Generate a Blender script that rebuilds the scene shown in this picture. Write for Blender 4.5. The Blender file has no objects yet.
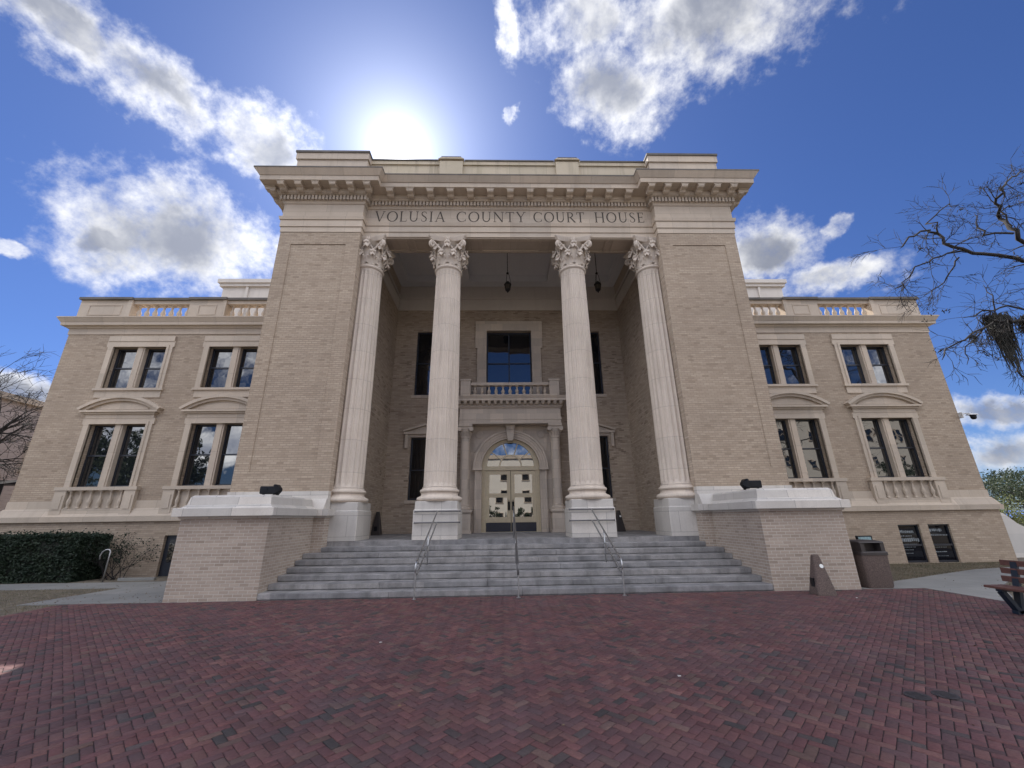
import bpy, bmesh, math, random
import numpy as np
from mathutils import Vector, Matrix

R = math.radians
random.seed(7)
S = bpy.context.scene
COL = S.collection

# ------------------------------------------------------------------ camera
CAM = (-0.3885, -10.5687, 1.7305)
P_, Y_, RO = 0.316653, 0.0267686, -0.0141739
fwd = Vector((math.sin(Y_) * math.cos(P_), math.cos(Y_) * math.cos(P_), math.sin(P_)))
rgt = Vector((math.cos(Y_), -math.sin(Y_), 0))
up = rgt.cross(fwd)
r2 = rgt * math.cos(RO) + up * math.sin(RO)
u2 = -rgt * math.sin(RO) + up * math.cos(RO)
cam_d = bpy.data.cameras.new('camera')
cam_d.lens = 14.3428
cam_d.sensor_width = 36
cam_d.clip_start = 0.05
cam_d.clip_end = 3000
cam = bpy.data.objects.new('camera', cam_d)
COL.objects.link(cam)
M = Matrix((r2, u2, -fwd)).transposed().to_4x4()
M.translation = Vector(CAM)
cam.matrix_world = M
S.camera = cam

# ------------------------------------------------------------------ exposure
S.view_settings.view_transform = 'Standard'
S.view_settings.look = 'None'
S.view_settings.exposure = 1.08
S.view_settings.gamma = 1.0
S.view_settings.use_curve_mapping = False
S.render.engine = 'CYCLES'
S.cycles.max_bounces = 8
S.cycles.diffuse_bounces = 4
S.cycles.use_denoising = True

# ------------------------------------------------------------------ sun and sky
_el, _az = R(46.5), R(-17.72)
SUN = Vector((math.sin(_az) * math.cos(_el), math.cos(_az) * math.cos(_el), math.sin(_el)))
SUN_EL = math.asin(SUN.z)
SUN_AZ = math.atan2(SUN.x, SUN.y)
sd = bpy.data.lights.new('sun', 'SUN')
sd.energy = 4.5
sd.angle = R(0.53)
sd.color = (1.0, 0.94, 0.86)
so = bpy.data.objects.new('sun', sd)
so.rotation_euler = SUN.to_track_quat('Z', 'Y').to_euler()
so.location = (-10, 30, 40)
COL.objects.link(so)

BLOBS = [
    (-0.8418, -0.0861, 0.92, 0.095, 0.043), (-0.8341, 0.1119, 0.9325, 0.1389, 0.053),
    (-0.8277, 0.0795, 0.717, 0.0847, 0.0742),
    (-1.0439, -0.1809, 0.6296, 0.1763, 0.1142), (-1.0834, -0.1078, 0.7768, 0.0629, 0.0374),
    (-0.5782, 0.1923, -0.3319, 0.2056, 0.0941), (-0.5728, 0.3309, 0.1003, 0.112, 0.0899),
    (-0.531, 0.1359, -0.0939, 0.1053, 0.0722), (-0.9712, 0.4789, -0.3643, 0.0876, 0.061),
    (-1.1281, 0.1894, -0.6767, 0.1002, 0.0376), (-0.5394, 0.0119, -0.0214, 0.0241, 0.0405),
    (-0.6626, 0.0071, -0.0173, 0.0163, 0.024), (-1.1168, -0.4527, 0.7269, 0.0224, 0.0135),
    (-1.0471, 0.0238, -0.7808, 0.0242, 0.0201), (-1.4209, 0.1989, -0.8874, 0.0726, 0.0249),
    (-1.4801, -0.0775, -0.9044, 0.0852, 0.0364),
    (-1.3721, 0.0446, 0.8853, 0.066, 0.0247), (-0.4441, 0.2741, -0.1443, 0.222, 0.0723),
    # unseen cloud banks added behind the viewer to fill the shaded facade
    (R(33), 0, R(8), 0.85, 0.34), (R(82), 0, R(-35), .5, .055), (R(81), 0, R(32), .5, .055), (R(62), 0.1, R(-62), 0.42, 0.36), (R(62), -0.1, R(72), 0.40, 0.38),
]
SKY_STRENGTH = 0.05
CLOUD_FRONT, CLOUD_BACK_FILL = 0.92, 4.6  # clouds behind the viewer boosted as fill light for the facade

W = bpy.data.worlds.new('World')
S.world = W
W.use_nodes = True
nt = W.node_tree
nt.nodes.clear()


class NB:
    """tiny node builder"""
    def __init__(s, nt):
        s.nt = nt

    def n(s, t, **kw):
        x = s.nt.nodes.new(t)
        for k, v in kw.items():
            setattr(x, k, v)
        return x

    def put(s, sock, v):
        if isinstance(v, bpy.types.NodeSocket):
            s.nt.links.new(v, sock)
        elif v is not None:
            sock.default_value = v

    def m(s, op, a, b=None, c=None, clamp=False):
        x = s.n('ShaderNodeMath', operation=op, use_clamp=clamp)
        s.put(x.inputs[0], a)
        s.put(x.inputs[1], b)
        s.put(x.inputs[2], c)
        return x.outputs[0]

    def vm(s, op, a, b=None):
        x = s.n('ShaderNodeVectorMath', operation=op)
        s.put(x.inputs[0], a)
        s.put(x.inputs[1], b)
        return x.outputs['Value'] if op in ('LENGTH', 'DOT_PRODUCT', 'DISTANCE') else x.outputs[0]

    def scale(s, a, f):
        x = s.n('ShaderNodeVectorMath', operation='SCALE')
        s.put(x.inputs[0], a)
        s.put(x.inputs['Scale'], f)
        return x.outputs[0]

    def mix(s, f, a, b, bt='MIX'):
        x = s.n('ShaderNodeMix', data_type='RGBA', blend_type=bt)
        s.put(x.inputs[0], f)
        s.put(x.inputs[6], a)
        s.put(x.inputs[7], b)
        return x.outputs[2]

    def ramp(s, f, lo, hi, a=0.0, b=1.0, smooth=False):
        x = s.n('ShaderNodeMapRange')
        if smooth:
            x.interpolation_type = 'SMOOTHSTEP'
        s.put(x.inputs[0], f)
        for i, v in enumerate((lo, hi, a, b)):
            s.put(x.inputs[1 + i], v)
        return x.outputs[0]

    def noise(s, vec, scale, detail=4, rough=0.55, dist=0.0, out=0):
        x = s.n('ShaderNodeTexNoise')
        s.put(x.inputs['Vector'], vec)
        x.inputs['Scale'].default_value = scale
        x.inputs['Detail'].default_value = detail
        x.inputs['Roughness'].default_value = rough
        x.inputs['Distortion'].default_value = dist
        return x.outputs[out]

    def mapping(s, vec, loc=(0, 0, 0), rot=(0, 0, 0), sc=(1, 1, 1), t='POINT'):
        x = s.n('ShaderNodeMapping', vector_type=t)
        s.put(x.inputs[0], vec)
        x.inputs['Location'].default_value = loc if t != 'NORMAL' else (0, 0, 0)
        x.inputs['Rotation'].default_value = rot
        x.inputs['Scale'].default_value = sc
        return x.outputs[0]


def build_world():
    b = NB(nt)
    out = b.n('ShaderNodeOutputWorld')
    bg = b.n('ShaderNodeBackground')
    bg.inputs[1].default_value = SKY_STRENGTH
    nt.links.new(bg.outputs[0], out.inputs[0])
    sky = b.n('ShaderNodeTexSky', sky_type='NISHITA')
    sky.sun_disc = False
    sky.sun_elevation = SUN_EL
    sky.sun_rotation = SUN_AZ
    sky.air_density = 1.0
    sky.dust_density = 0.3
    sky.ozone_density = 3.0
    d = b.n('ShaderNodeTexCoord').outputs['Generated']
    skyc = b.mix(1.0, sky.outputs[0], (0.50, 0.665, 1.07, 1), 'MULTIPLY')
    # aureole round the sun
    dt = b.vm('DOT_PRODUCT', d, tuple(SUN))
    ang = b.m('ARCCOSINE', b.m('MINIMUM', dt, 1.0))
    g1 = b.m('EXPONENT', b.m('MULTIPLY', b.m('POWER', b.m('DIVIDE', ang, R(1.5)), 2.0), -1.0))
    g2 = b.m('EXPONENT', b.m('DIVIDE', ang, -R(3.8)))
    g3 = b.m('EXPONENT', b.m('DIVIDE', ang, -R(15)))
    glow = b.m('ADD', b.m('MULTIPLY', g1, 60.0), b.m('ADD', b.m('MULTIPLY', g2, 15.0), b.m('MULTIPLY', g3, 1.6)))
    # clouds: soft ellipses on the sky broken up by fractal noise at two sizes
    warp = b.noise(d, 6.0, 6, 0.6, 0, 1)
    warp2 = b.noise(d, 26.0, 4, 0.6, 0, 1)
    wv = b.vm('ADD', b.scale(b.vm('SUBTRACT', warp, (0.5, 0.5, 0.5)), 0.10), b.scale(b.vm('SUBTRACT', warp2, (0.5, 0.5, 0.5)), 0.035))
    dw = b.vm('ADD', d, wv)
    F = None
    for (ex, ey, ez, a, bb) in BLOBS:
        loc = b.mapping(dw, rot=(ex, ey, ez), sc=(a, bb, 1000.0), t='TEXTURE')
        ln = b.vm('LENGTH', loc)
        if a < 0.11:
            ln = b.m('MAXIMUM', ln, 0.74 if a < 0.05 else 0.40)
        F = ln if F is None else b.m('SMOOTH_MIN', F, ln, 0.14)
    ds = b.vm('ADD', d, tuple(SUN * 0.05))
    nz = b.noise(d, 7.0, 10, 0.6, 0.3)
    nzs = b.noise(ds, 7.0, 5, 0.55, 0.3)
    nf = b.noise(d, 30.0, 7, 0.62)
    body = b.m('SUBTRACT', 1.0, F)
    dens = b.m('ADD', b.m('ADD', body, b.m('MULTIPLY', b.m('SUBTRACT', nz, 0.5), 1.4)), b.m('MULTIPLY', b.m('SUBTRACT', nf, 0.5), 1.3))
    alpha = b.ramp(dens, -0.22, 0.74, 0, 1, True)
    thick = b.ramp(b.m('ADD', body, b.m('MULTIPLY', b.m('SUBTRACT', nz, 0.5), 1.6)), 0.10, 0.85, 0, 1.0, True)
    rim = b.m('MULTIPLY', b.m('SUBTRACT', nz, nzs), 2.2)
    rim = b.m('ADD', rim, b.m('MULTIPLY', b.m('SUBTRACT', nf, 0.5), 0.28))
    shade = b.ramp(b.m('SUBTRACT', thick, rim), -0.05, 1.1, 0, 1, True)
    cc = b.mix(shade, (11.5, 11.5, 11.6, 1), (3.3, 3.6, 4.5, 1))
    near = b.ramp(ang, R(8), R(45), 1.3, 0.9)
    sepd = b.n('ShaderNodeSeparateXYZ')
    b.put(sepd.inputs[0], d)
    backf = b.ramp(sepd.outputs[1], -0.25, 0.15, CLOUD_BACK_FILL, CLOUD_FRONT, True)
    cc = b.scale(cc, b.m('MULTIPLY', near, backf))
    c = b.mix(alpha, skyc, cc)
    gv = b.n('ShaderNodeCombineXYZ')
    for i in range(3):
        nt.links.new(glow, gv.inputs[i])
    c = b.vm('ADD', c, gv.outputs[0])
    nt.links.new(c, bg.inputs[0])


build_world()


# ------------------------------------------------------------------ materials
MATS = {}


def newmat(name):
    m = bpy.data.materials.new(name)
    m.use_nodes = True
    b = NB(m.node_tree)
    bs = m.node_tree.nodes['Principled BSDF']
    MATS[name] = m
    return m, b, bs


def wallcoords(b):
    """(along the wall, height) from world position, whichever way the wall faces"""
    g = b.n('ShaderNodeNewGeometry')
    sp = b.n('ShaderNodeSeparateXYZ')
    b.put(sp.inputs[0], g.outputs['Position'])
    sn = b.n('ShaderNodeSeparateXYZ')
    b.put(sn.inputs[0], g.outputs['True Normal'])
    side = b.m('GREATER_THAN', b.m('ABSOLUTE', sn.outputs[0]), 0.7)
    flat = b.m('GREATER_THAN', b.m('ABSOLUTE', sn.outputs[2]), 0.7)
    u = b.m('ADD', b.m('MULTIPLY', sp.outputs[0], b.m('SUBTRACT', 1.0, side)), b.m('MULTIPLY', sp.outputs[1], side))
    v = b.m('ADD', b.m('MULTIPLY', sp.outputs[2], b.m('SUBTRACT', 1.0, flat)), b.m('MULTIPLY', sp.outputs[1], flat))
    c = b.n('ShaderNodeCombineXYZ')
    b.put(c.inputs[0], u)
    b.put(c.inputs[1], v)
    return c.outputs[0], g.outputs['Position']


def brickmat(name, c1, c2, mort, bw=0.24, rh=0.0733, ms=0.006, stain=0.25, rough_proj=0.0, clinker=0.0):
    m, b, bs = newmat(name)
    uv, pos = wallcoords(b)
    t = b.n('ShaderNodeTexBrick')
    b.put(t.inputs['Vector'], uv)
    t.inputs['Color1'].default_value = (0, 0, 0, 1)
    t.inputs['Color2'].default_value = (1, 1, 1, 1)
    t.inputs['Mortar'].default_value = (0.5, 0.5, 0.5, 1)
    t.inputs['Scale'].default_value = 1
    t.inputs['Mortar Size'].default_value = ms
    t.inputs['Mortar Smooth'].default_value = 0.2
    t.inputs['Brick Width'].default_value = bw
    t.inputs['Row Height'].default_value = rh
    rnd = t.outputs['Color']
    fac = t.outputs['Fac']
    col = b.mix(rnd, (*c1, 1), (*c2, 1))
    # a few much darker bricks
    dark = b.ramp(rnd, 0.02, 0.08, 1, 0)
    col = b.mix(b.m('MULTIPLY', dark, 0.3), col, (c1[0] * .45, c1[1] * .42, c1[2] * .4, 1))
    if clinker:
        cl = b.m('MULTIPLY', b.ramp(rnd, 0.10, 0.20, clinker, 0), b.ramp(b.noise(pos, 0.7, 3, 0.6), 0.52, 0.62))
        col = b.mix(cl, col, (c1[0] * .3, c1[1] * .28, c1[2] * .28, 1))
    # course-long tone streaks and broad weathering
    st = b.noise(b.mapping(uv, sc=(0.5, 13.6, 1)), 1.0, 3, 0.6)
    col = b.mix(b.ramp(st, 0.35, 0.7, 0.0, 0.45), col, (c1[0] * .62, c1[1] * .6, c1[2] * .6, 1))
    col = b.mix(fac, col, (*mort, 1))
    big = b.noise(pos, 0.45, 5, 0.6)
    col = b.mix(b.ramp(big, 0.4, 0.75, 0, stain), col, (c1[0] * .5, c1[1] * .5, c1[2] * .52, 1))
    drip = b.noise(b.mapping(uv, sc=(2.2, 0.12, 1)), 1.0, 4, 0.6)
    col = b.mix(b.ramp(drip, 0.55, 0.8, 0, stain * .9), col, (c2[0] * .55, c2[1] * .55, c2[2] * .56, 1))
    b.put(bs.inputs['Base Color'], col)
    bs.inputs['Roughness'].default_value = 0.9
    bs.inputs['Specular IOR Level'].default_value = 0.25
    hgt = b.m('ADD', b.m('MULTIPLY', fac, -1.0), b.m('MULTIPLY', b.noise(pos, 60, 3), 0.3))
    hgt = b.m('ADD', hgt, b.m('MULTIPLY', rnd, 0.35 + rough_proj))
    bp = b.n('ShaderNodeBump')
    bp.inputs['Strength'].default_value = 0.8
    bp.inputs['Distance'].default_value = 0.008 + rough_proj * .02
    b.put(bp.inputs['Height'], hgt)
    b.put(bs.inputs['Normal'], bp.outputs[0])
    return m


def stonemat(name, c, c2, bw=1.25, rh=0.62, ms=0.004, joint=0.55, rough=0.8, streak=0.3, spec=0.3, nsc=1.2, va=.16, vb=.08):
    m, b, bs = newmat(name)
    uv, pos = wallcoords(b)
    col = b.mix(b.ramp(b.noise(pos, nsc, 6, 0.6), 0.3, 0.7), (*c, 1), (*c2, 1))
    if bw:
        t = b.n('ShaderNodeTexBrick')
        b.put(t.inputs['Vector'], uv)
        t.inputs['Color1'].default_value = (1 - va, 1 - va, 1 - va, 1)
        t.inputs['Color2'].default_value = (1 + vb, 1 + vb * .7, 1 + vb * .3, 1)
        t.inputs['Mortar'].default_value = (joint, joint, joint, 1)
        t.inputs['Scale'].default_value = 1
        t.inputs['Mortar Size'].default_value = ms
        t.inputs['Brick Width'].default_value = bw
        t.inputs['Row Height'].default_value = rh
        col = b.mix(1.0, col, t.outputs['Color'], 'MULTIPLY')
    fine = b.noise(pos, 35, 4, 0.65)
    col = b.mix(b.ramp(fine, 0.4, 0.75, 0, 0.35), col, (c[0] * .7, c[1] * .68, c[2] * .66, 1))
    dr = b.noise(b.mapping(uv, sc=(3.2, 0.22, 1)), 1.0, 5, 0.65)
    col = b.mix(b.ramp(dr, 0.52, 0.8, 0, streak), col, (c[0] * .42, c[1] * .40, c[2] * .39, 1))
    b.put(bs.inputs['Base Color'], col)
    bs.inputs['Roughness'].default_value = rough
    bs.inputs['Specular IOR Level'].default_value = spec
    bp = b.n('ShaderNodeBump')
    bp.inputs['Strength'].default_value = 0.35
    bp.inputs['Distance'].default_value = 0.006
    b.put(bp.inputs['Height'], fine)
    b.put(bs.inputs['Normal'], bp.outputs[0])
    return m


def plain(name, c, rough=0.5, metal=0.0, var=0.15, spec=0.5, nsc=8.0, bump=0.0):
    m, b, bs = newmat(name)
    pos = b.n('ShaderNodeNewGeometry').outputs['Position']
    nz = b.noise(pos, nsc, 5, 0.6)
    f = b.ramp(nz, 0.25, 0.75, 1 - var, 1 + var)
    b.put(bs.inputs['Base Color'], b.scale(tuple(c), f))
    bs.inputs['Roughness'].default_value = rough
    bs.inputs['Metallic'].default_value = metal
    bs.inputs['Specular IOR Level'].default_value = spec
    if bump:
        bp = b.n('ShaderNodeBump')
        bp.inputs['Strength'].default_value = bump
        bp.inputs['Distance'].default_value = 0.01
        b.put(bp.inputs['Height'], b.noise(pos, nsc * 6, 4, 0.7))
        b.put(bs.inputs['Normal'], bp.outputs[0])
    return m


def glassmat(name, tint=(0.008, 0.010, 0.013), ior=2.1, rough=0.015, wob=0.012):
    m, b, bs = newmat(name)
    pos = b.n('ShaderNodeNewGeometry').outputs['Position']
    b.put(bs.inputs['Base Color'], (*tint, 1))
    bs.inputs['Roughness'].default_value = rough
    bs.inputs['IOR'].default_value = ior
    bp = b.n('ShaderNodeBump')
    bp.inputs['Strength'].default_value = 0.25
    bp.inputs['Distance'].default_value = wob
    b.put(bp.inputs['Height'], b.noise(pos, 1.6, 2, 0.4))
    b.put(bs.inputs['Normal'], bp.outputs[0])
    return m


def attrmat(name, rough=0.85, spec=0.3, bump=0.3, nsc=40, grime=None):
    """colour comes from the per-piece attribute 'Col'"""
    m, b, bs = newmat(name)
    a = b.n('ShaderNodeAttribute', attribute_name='Col')
    pos = b.n('ShaderNodeNewGeometry').outputs['Position']
    nz = b.noise(pos, nsc, 4, 0.65)
    c = b.scale(a.outputs['Color'], b.ramp(nz, 0.25, 0.75, 0.72, 1.25))
    if grime:
        g = b.noise(pos, 0.55, 5, 0.62)
        c = b.mix(b.ramp(g, 0.45, 0.75, 0, 0.5), c, (*grime, 1))
        g3 = b.noise(pos, 0.9, 6, 0.7, 1.0)
        c = b.scale(c, b.ramp(g3, 0.3, 0.7, 0.78, 1.16))
        spots = b.n('ShaderNodeTexVoronoi')
        spots.inputs['Scale'].default_value = 2.3
        b.put(spots.inputs['Vector'], pos)
        c = b.mix(b.ramp(spots.outputs['Distance'], 0.03, 0.05, 0.55, 0), c, (0.03, 0.026, 0.028, 1))
        g2 = b.noise(pos, 2.6, 4, 0.65)
        c = b.mix(b.ramp(g2, 0.5, 0.75, 0, 0.4), c, (grime[0] * 1.2, grime[1] * 1.25, grime[2] * 1.2, 1))
    b.put(bs.inputs['Base Color'], c)
    bs.inputs['Roughness'].default_value = rough
    bs.inputs['Specular IOR Level'].default_value = spec
    if bump:
        bp = b.n('ShaderNodeBump')
        bp.inputs['Strength'].default_value = bump
        bp.inputs['Distance'].default_value = 0.004
        b.put(bp.inputs['Height'], nz)
        b.put(bs.inputs['Normal'], bp.outputs[0])
    return m


def leafmat(name, c, c2, trans=0.25):
    m, b, bs = newmat(name)
    pos = b.n('ShaderNodeNewGeometry')
    nz = b.noise(pos.outputs['Position'], 1.3, 3, 0.6)
    col = b.mix(b.ramp(nz, 0.35, 0.65), (*c, 1), (*c2, 1))
    rnd = b.noise(pos.outputs['Position'], 17.0, 2, 0.5)
    col = b.scale(col, b.ramp(rnd, 0.3, 0.7, 0.6, 1.45))
    b.put(bs.inputs['Base Color'], col)
    bs.inputs['Roughness'].default_value = 0.6
    bs.inputs['Specular IOR Level'].default_value = 0.3
    tr = b.n('ShaderNodeBsdfTranslucent')
    b.put(tr.inputs[0], col)
    mx = b.n('ShaderNodeMixShader')
    mx.inputs[0].default_value = trans
    o = m.node_tree.nodes['Material Output']
    m.node_tree.links.new(bs.outputs[0], mx.inputs[1])
    m.node_tree.links.new(tr.outputs[0], mx.inputs[2])
    m.node_tree.links.new(mx.outputs[0], o.inputs[0])
    return m


BRICK = brickmat('tan_brick', (0.400, 0.316, 0.237), (0.500, 0.405, 0.309), (0.31, 0.248, 0.190), ms=0.008, bw=.21, stain=.32)
BRICKL = brickmat('pinkish_tan_brick', (0.365, 0.295, 0.24), (0.455, 0.375, 0.31), (0.52, 0.475, 0.42), bw=0.22, ms=0.0065, stain=0.28)
BRICKD = brickmat('porch_tan_brick_lightened', (0.46, 0.365, 0.28), (0.60, 0.495, 0.39), (0.38, 0.32, 0.26), rough_proj=0.6, stain=0.35, clinker=.5)  # paler than the facade brick, making up for dim light in the porch
STONE = stonemat('limestone', (0.49, 0.415, 0.335), (0.56, 0.48, 0.395), bw=1.6, rh=1.1)
STONEP = stonemat('porch_limestone_lightened', (0.54, 0.465, 0.39), (0.61, 0.53, 0.45), bw=0.62, rh=0.42, joint=0.7)  # limestone colour raised to stand in for light missing inside the porch
WHITE = stonemat('pale_terracotta', (0.52, 0.49, 0.455), (0.605, 0.575, 0.535), bw=1.15, rh=0.62, ms=0.006, joint=0.45, streak=0.35, rough=0.6)
SHAFT = stonemat('column_terracotta', (0.55, 0.475, 0.40), (0.635, 0.555, 0.475), bw=30, rh=1.07, ms=0.006, joint=0.62, streak=0.55, va=.03, vb=.03)
PLASTER = stonemat('painted_plaster', (0.58, 0.53, 0.475), (0.63, 0.58, 0.52), bw=0, streak=0.2)
CEIL = stonemat('ceiling_paint', (0.70, 0.70, 0.70), (0.74, 0.735, 0.73), bw=0, streak=0.1)
GRANITE = stonemat('grey_granite', (0.165, 0.163, 0.168), (0.335, 0.33, 0.335), bw=2.3, rh=0.14, ms=0.0, streak=0.65, nsc=3.0, va=.2, vb=.14)
CAPS = stonemat('weathered_coping', (0.12, 0.11, 0.10), (0.19, 0.175, 0.16), bw=1.8, rh=5, streak=0.5)
CREAM = plain('cream_render', (0.60, 0.565, 0.50), 0.85, var=0.06, nsc=0.8)
WHITEWALL = stonemat('white_stucco', (0.60, 0.58, 0.55), (0.66, 0.64, 0.61), bw=9, rh=0.75, ms=0.01, joint=0.8, streak=0.15)
GLASS = glassmat('window_glass')
GLASSB = glassmat('basement_glass', tint=(0.004, 0.005, 0.009), ior=1.45)
GLASSD = glassmat('door_glass', ior=2.9, wob=0.0015)
FRAME = plain('dark_window_paint', (0.016, 0.019, 0.028), 0.4, var=0.1)
BRONZE = plain('champagne_door_paint', (0.56, 0.47, 0.32), 0.4, 0.0, var=0.08)
DARKPANEL = plain('navy_kick_plate', (0.012, 0.016, 0.032), 0.35)
STEEL = plain('galvanised_steel', (0.42, 0.42, 0.42), 0.38, 0.9, var=0.1)
DSTEEL = plain('weathered_dark_steel', (0.16, 0.155, 0.155), 0.45, 0.7)
BLACK = plain('black_paint', (0.005, 0.006, 0.009), 0.5, spec=.25)
IRON = plain('black_wrought_iron', (0.012, 0.012, 0.013), 0.5, 0.3)
LANTERN = plain('lantern_glass', (0.10, 0.085, 0.07), 0.15)
INK = plain('incised_letters', (0.075, 0.062, 0.052), 0.9, var=0.2)
CONCRETE = stonemat('path_concrete', (0.215, 0.215, 0.205), (0.28, 0.28, 0.265), bw=1.5, rh=1.5, ms=0.008, joint=0.6, streak=0.1)
AGG = plain('exposed_aggregate', (0.115, 0.084, 0.073), 0.9, var=0.65, nsc=55, bump=0.6)
AGGD = plain('dark_plastic_lid', (0.035, 0.028, 0.027), 0.5)
STICKER = plain('white_sticker', (0.75, 0.75, 0.72), 0.5, var=0.03)
WOOD = plain('brown_red_slats', (0.115, 0.052, 0.042), 0.55, var=0.3, nsc=14)
NAVY = plain('dark_blue_steel', (0.012, 0.022, 0.038), 0.4)
BARK = plain('grey_bark', (0.022, 0.019, 0.018), 0.95, var=0.4, nsc=12)
MOSS = plain('grey_moss', (0.055, 0.055, 0.05), 1.0, var=0.4, nsc=12)
LEAF = leafmat('oak_leaves', (0.032, 0.046, 0.026), (0.058, 0.076, 0.038))
LEAFY = leafmat('yellow_green_leaves', (0.12, 0.14, 0.045), (0.17, 0.19, 0.07))
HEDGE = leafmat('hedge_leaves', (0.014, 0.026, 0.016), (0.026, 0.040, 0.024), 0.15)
GRASS = leafmat('winter_grass', (0.105, 0.095, 0.055), (0.18, 0.15, 0.10), 0.2)
SOIL = plain('soil', (0.135, 0.112, 0.08), 1.0, var=0.5, nsc=5, bump=0.6)
ASPHALT = plain('asphalt', (0.06, 0.06, 0.062), 0.9, var=0.25, nsc=3)
PAVER = attrmat('brick_pavers', grime=(0.076, 0.056, 0.062))
GROUT = plain('paver_joint_sand', (0.035, 0.027, 0.028), 1.0, var=0.4, nsc=20)
PINKB = brickmat('pinkish_brick', (0.46, 0.385, 0.355), (0.52, 0.44, 0.41), (0.50, 0.46, 0.43), stain=0.15)
BLUE = plain('blue_canvas', (0.02, 0.10, 0.42), 0.7)
WHITECAN = plain('white_canvas', (0.75, 0.75, 0.77), 0.7, var=0.04)
COVER = plain('worn_cast_iron', (0.034, 0.029, 0.031), 0.75, 0.0, var=.4, nsc=30)
DECAL = plain('faded_window_decal', (0.20, 0.22, 0.23), .7)
LITTER = plain('white_paper', (0.7, 0.68, 0.66), 0.8)


# ------------------------------------------------------------------ mesh helpers
class MB:
    def __init__(s):
        s.v = []
        s.f = []

    def add(s, vs, fs):
        o = len(s.v)
        s.v += [tuple(x) for x in vs]
        s.f += [tuple(i + o for i in f) for f in fs]
        return s

    def quad(s, a, b, c, d):
        return s.add([a, b, c, d], [(0, 1, 2, 3)])

    def box(s, x0, x1, y0, y1, z0, z1):
        if x0 > x1: x0, x1 = x1, x0
        if y0 > y1: y0, y1 = y1, y0
        return s.frustum((x0, x1, y0, y1), (x0, x1, y0, y1), z0, z1)

    def frustum(s, a, b, z0, z1):
        v = [(a[0], a[2], z0), (a[1], a[2], z0), (a[1], a[3], z0), (a[0], a[3], z0),
             (b[0], b[2], z1), (b[1], b[2], z1), (b[1], b[3], z1), (b[0], b[3], z1)]
        return s.add(v, [(3, 2, 1, 0), (4, 5, 6, 7), (0, 1, 5, 4), (1, 2, 6, 5), (2, 3, 7, 6), (3, 0, 4, 7)])

    def bbox(s, x0, x1, y0, y1, z0, z1, c=0.01):
        """box with chamfered vertical and top edges"""
        if x0 > x1: x0, x1 = x1, x0
        r0 = [(x0 + c, y0), (x1 - c, y0), (x1, y0 + c), (x1, y1 - c), (x1 - c, y1), (x0 + c, y1), (x0, y1 - c), (x0, y0 + c)]
        cx, cy = (x0 + x1) / 2, (y0 + y1) / 2
        ins = lambda p: (p[0] + (c if p[0] < cx else -c), p[1] + (c if p[1] < cy else -c))
        rings = [[(*p, z0) for p in r0], [(*p, z1 - c) for p in r0], [(*ins(p), z1) for p in r0]]
        return s.loft(rings, True, True)

    def loft(s, rings, cap0=False, cap1=False, closed=True):
        n = len(rings[0])
        o = len(s.v)
        for r in rings:
            s.v += [tuple(p) for p in r]
        for i in range(len(rings) - 1):
            for j in range(n if closed else n - 1):
                k = (j + 1) % n
                s.f.append((o + i * n + j, o + i * n + k, o + (i + 1) * n + k, o + (i + 1) * n + j))
        if cap0:
            s.f.append(tuple(o + j for j in range(n))[::-1])
        if cap1:
            s.f.append(tuple(o + (len(rings) - 1) * n + j for j in range(n)))
        return s

    def lathe(s, prof, n=24, c=(0, 0), cap=True, a0=0.0, a1=2 * math.pi):
        full = abs(a1 - a0 - 2 * math.pi) < 1e-6
        m = n if full else n + 1
        rings = [[(c[0] + r * math.cos(a0 + (a1 - a0) * j / n), c[1] + r * math.sin(a0 + (a1 - a0) * j / n), z)
                  for j in range(m)] for r, z in prof]
        return s.loft(rings, cap, cap, full)

    def prism_y(s, poly, y0, y1):
        """polygon of (x, z) extruded along y"""
        return s.loft([[(x, y0, z) for x, z in poly], [(x, y1, z) for x, z in poly]], True, True)

    def prism_x(s, poly, x0, x1):
        """polygon of (y, z) extruded along x"""
        return s.loft([[(x0, y, z) for y, z in poly], [(x1, y, z) for y, z in poly]], True, True)

    def tube(s, pts, r, n=8, cap=True):
        pts = [Vector(p) for p in pts]
        rr = r if isinstance(r, (list, tuple)) else [r] * len(pts)
        rings = []
        prev = None
        for i, p in enumerate(pts):
            t = (pts[min(i + 1, len(pts) - 1)] - pts[max(i - 1, 0)]).normalized()
            if prev is None:
                q = Vector((0, 0, 1)) if abs(t.z) < .9 else Vector((1, 0, 0))
                a = t.cross(q).normalized()
            else:
                a = (prev - t * prev.dot(t)).normalized()
            prev = a
            bb = t.cross(a)
            rings.append([p + (a * math.cos(2 * math.pi * j / n) + bb * math.sin(2 * math.pi * j / n)) * rr[i] for j in range(n)])
        return s.loft(rings, cap, cap)

    def ribbon(s, path, width, y0, y1):
        """a path of (x, z) given a width, extruded along y"""
        pts = [Vector((p[0], p[1])) for p in path]
        L, Rr = [], []
        for i, p in enumerate(pts):
            t = (pts[min(i + 1, len(pts) - 1)] - pts[max(i - 1, 0)])
            t.normalize()
            nrm = Vector((-t.y, t.x))
            w = width[i] if isinstance(width, (list, tuple)) else width
            L.append(p + nrm * w / 2)
            Rr.append(p - nrm * w / 2)
        rings = [[(a.x, y0, a.y), (b.x, y0, b.y), (b.x, y1, b.y), (a.x, y1, a.y)] for a, b in zip(L, Rr)]
        return s.loft(rings, True, True)

    def xf(s, fn):
        s.v = [tuple(fn(Vector(p))) for p in s.v]
        return s

    def mirror(s):
        s.v = [(-x, y, z) for x, y, z in s.v]
        s.f = [f[::-1] for f in s.f]
        return s

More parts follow.
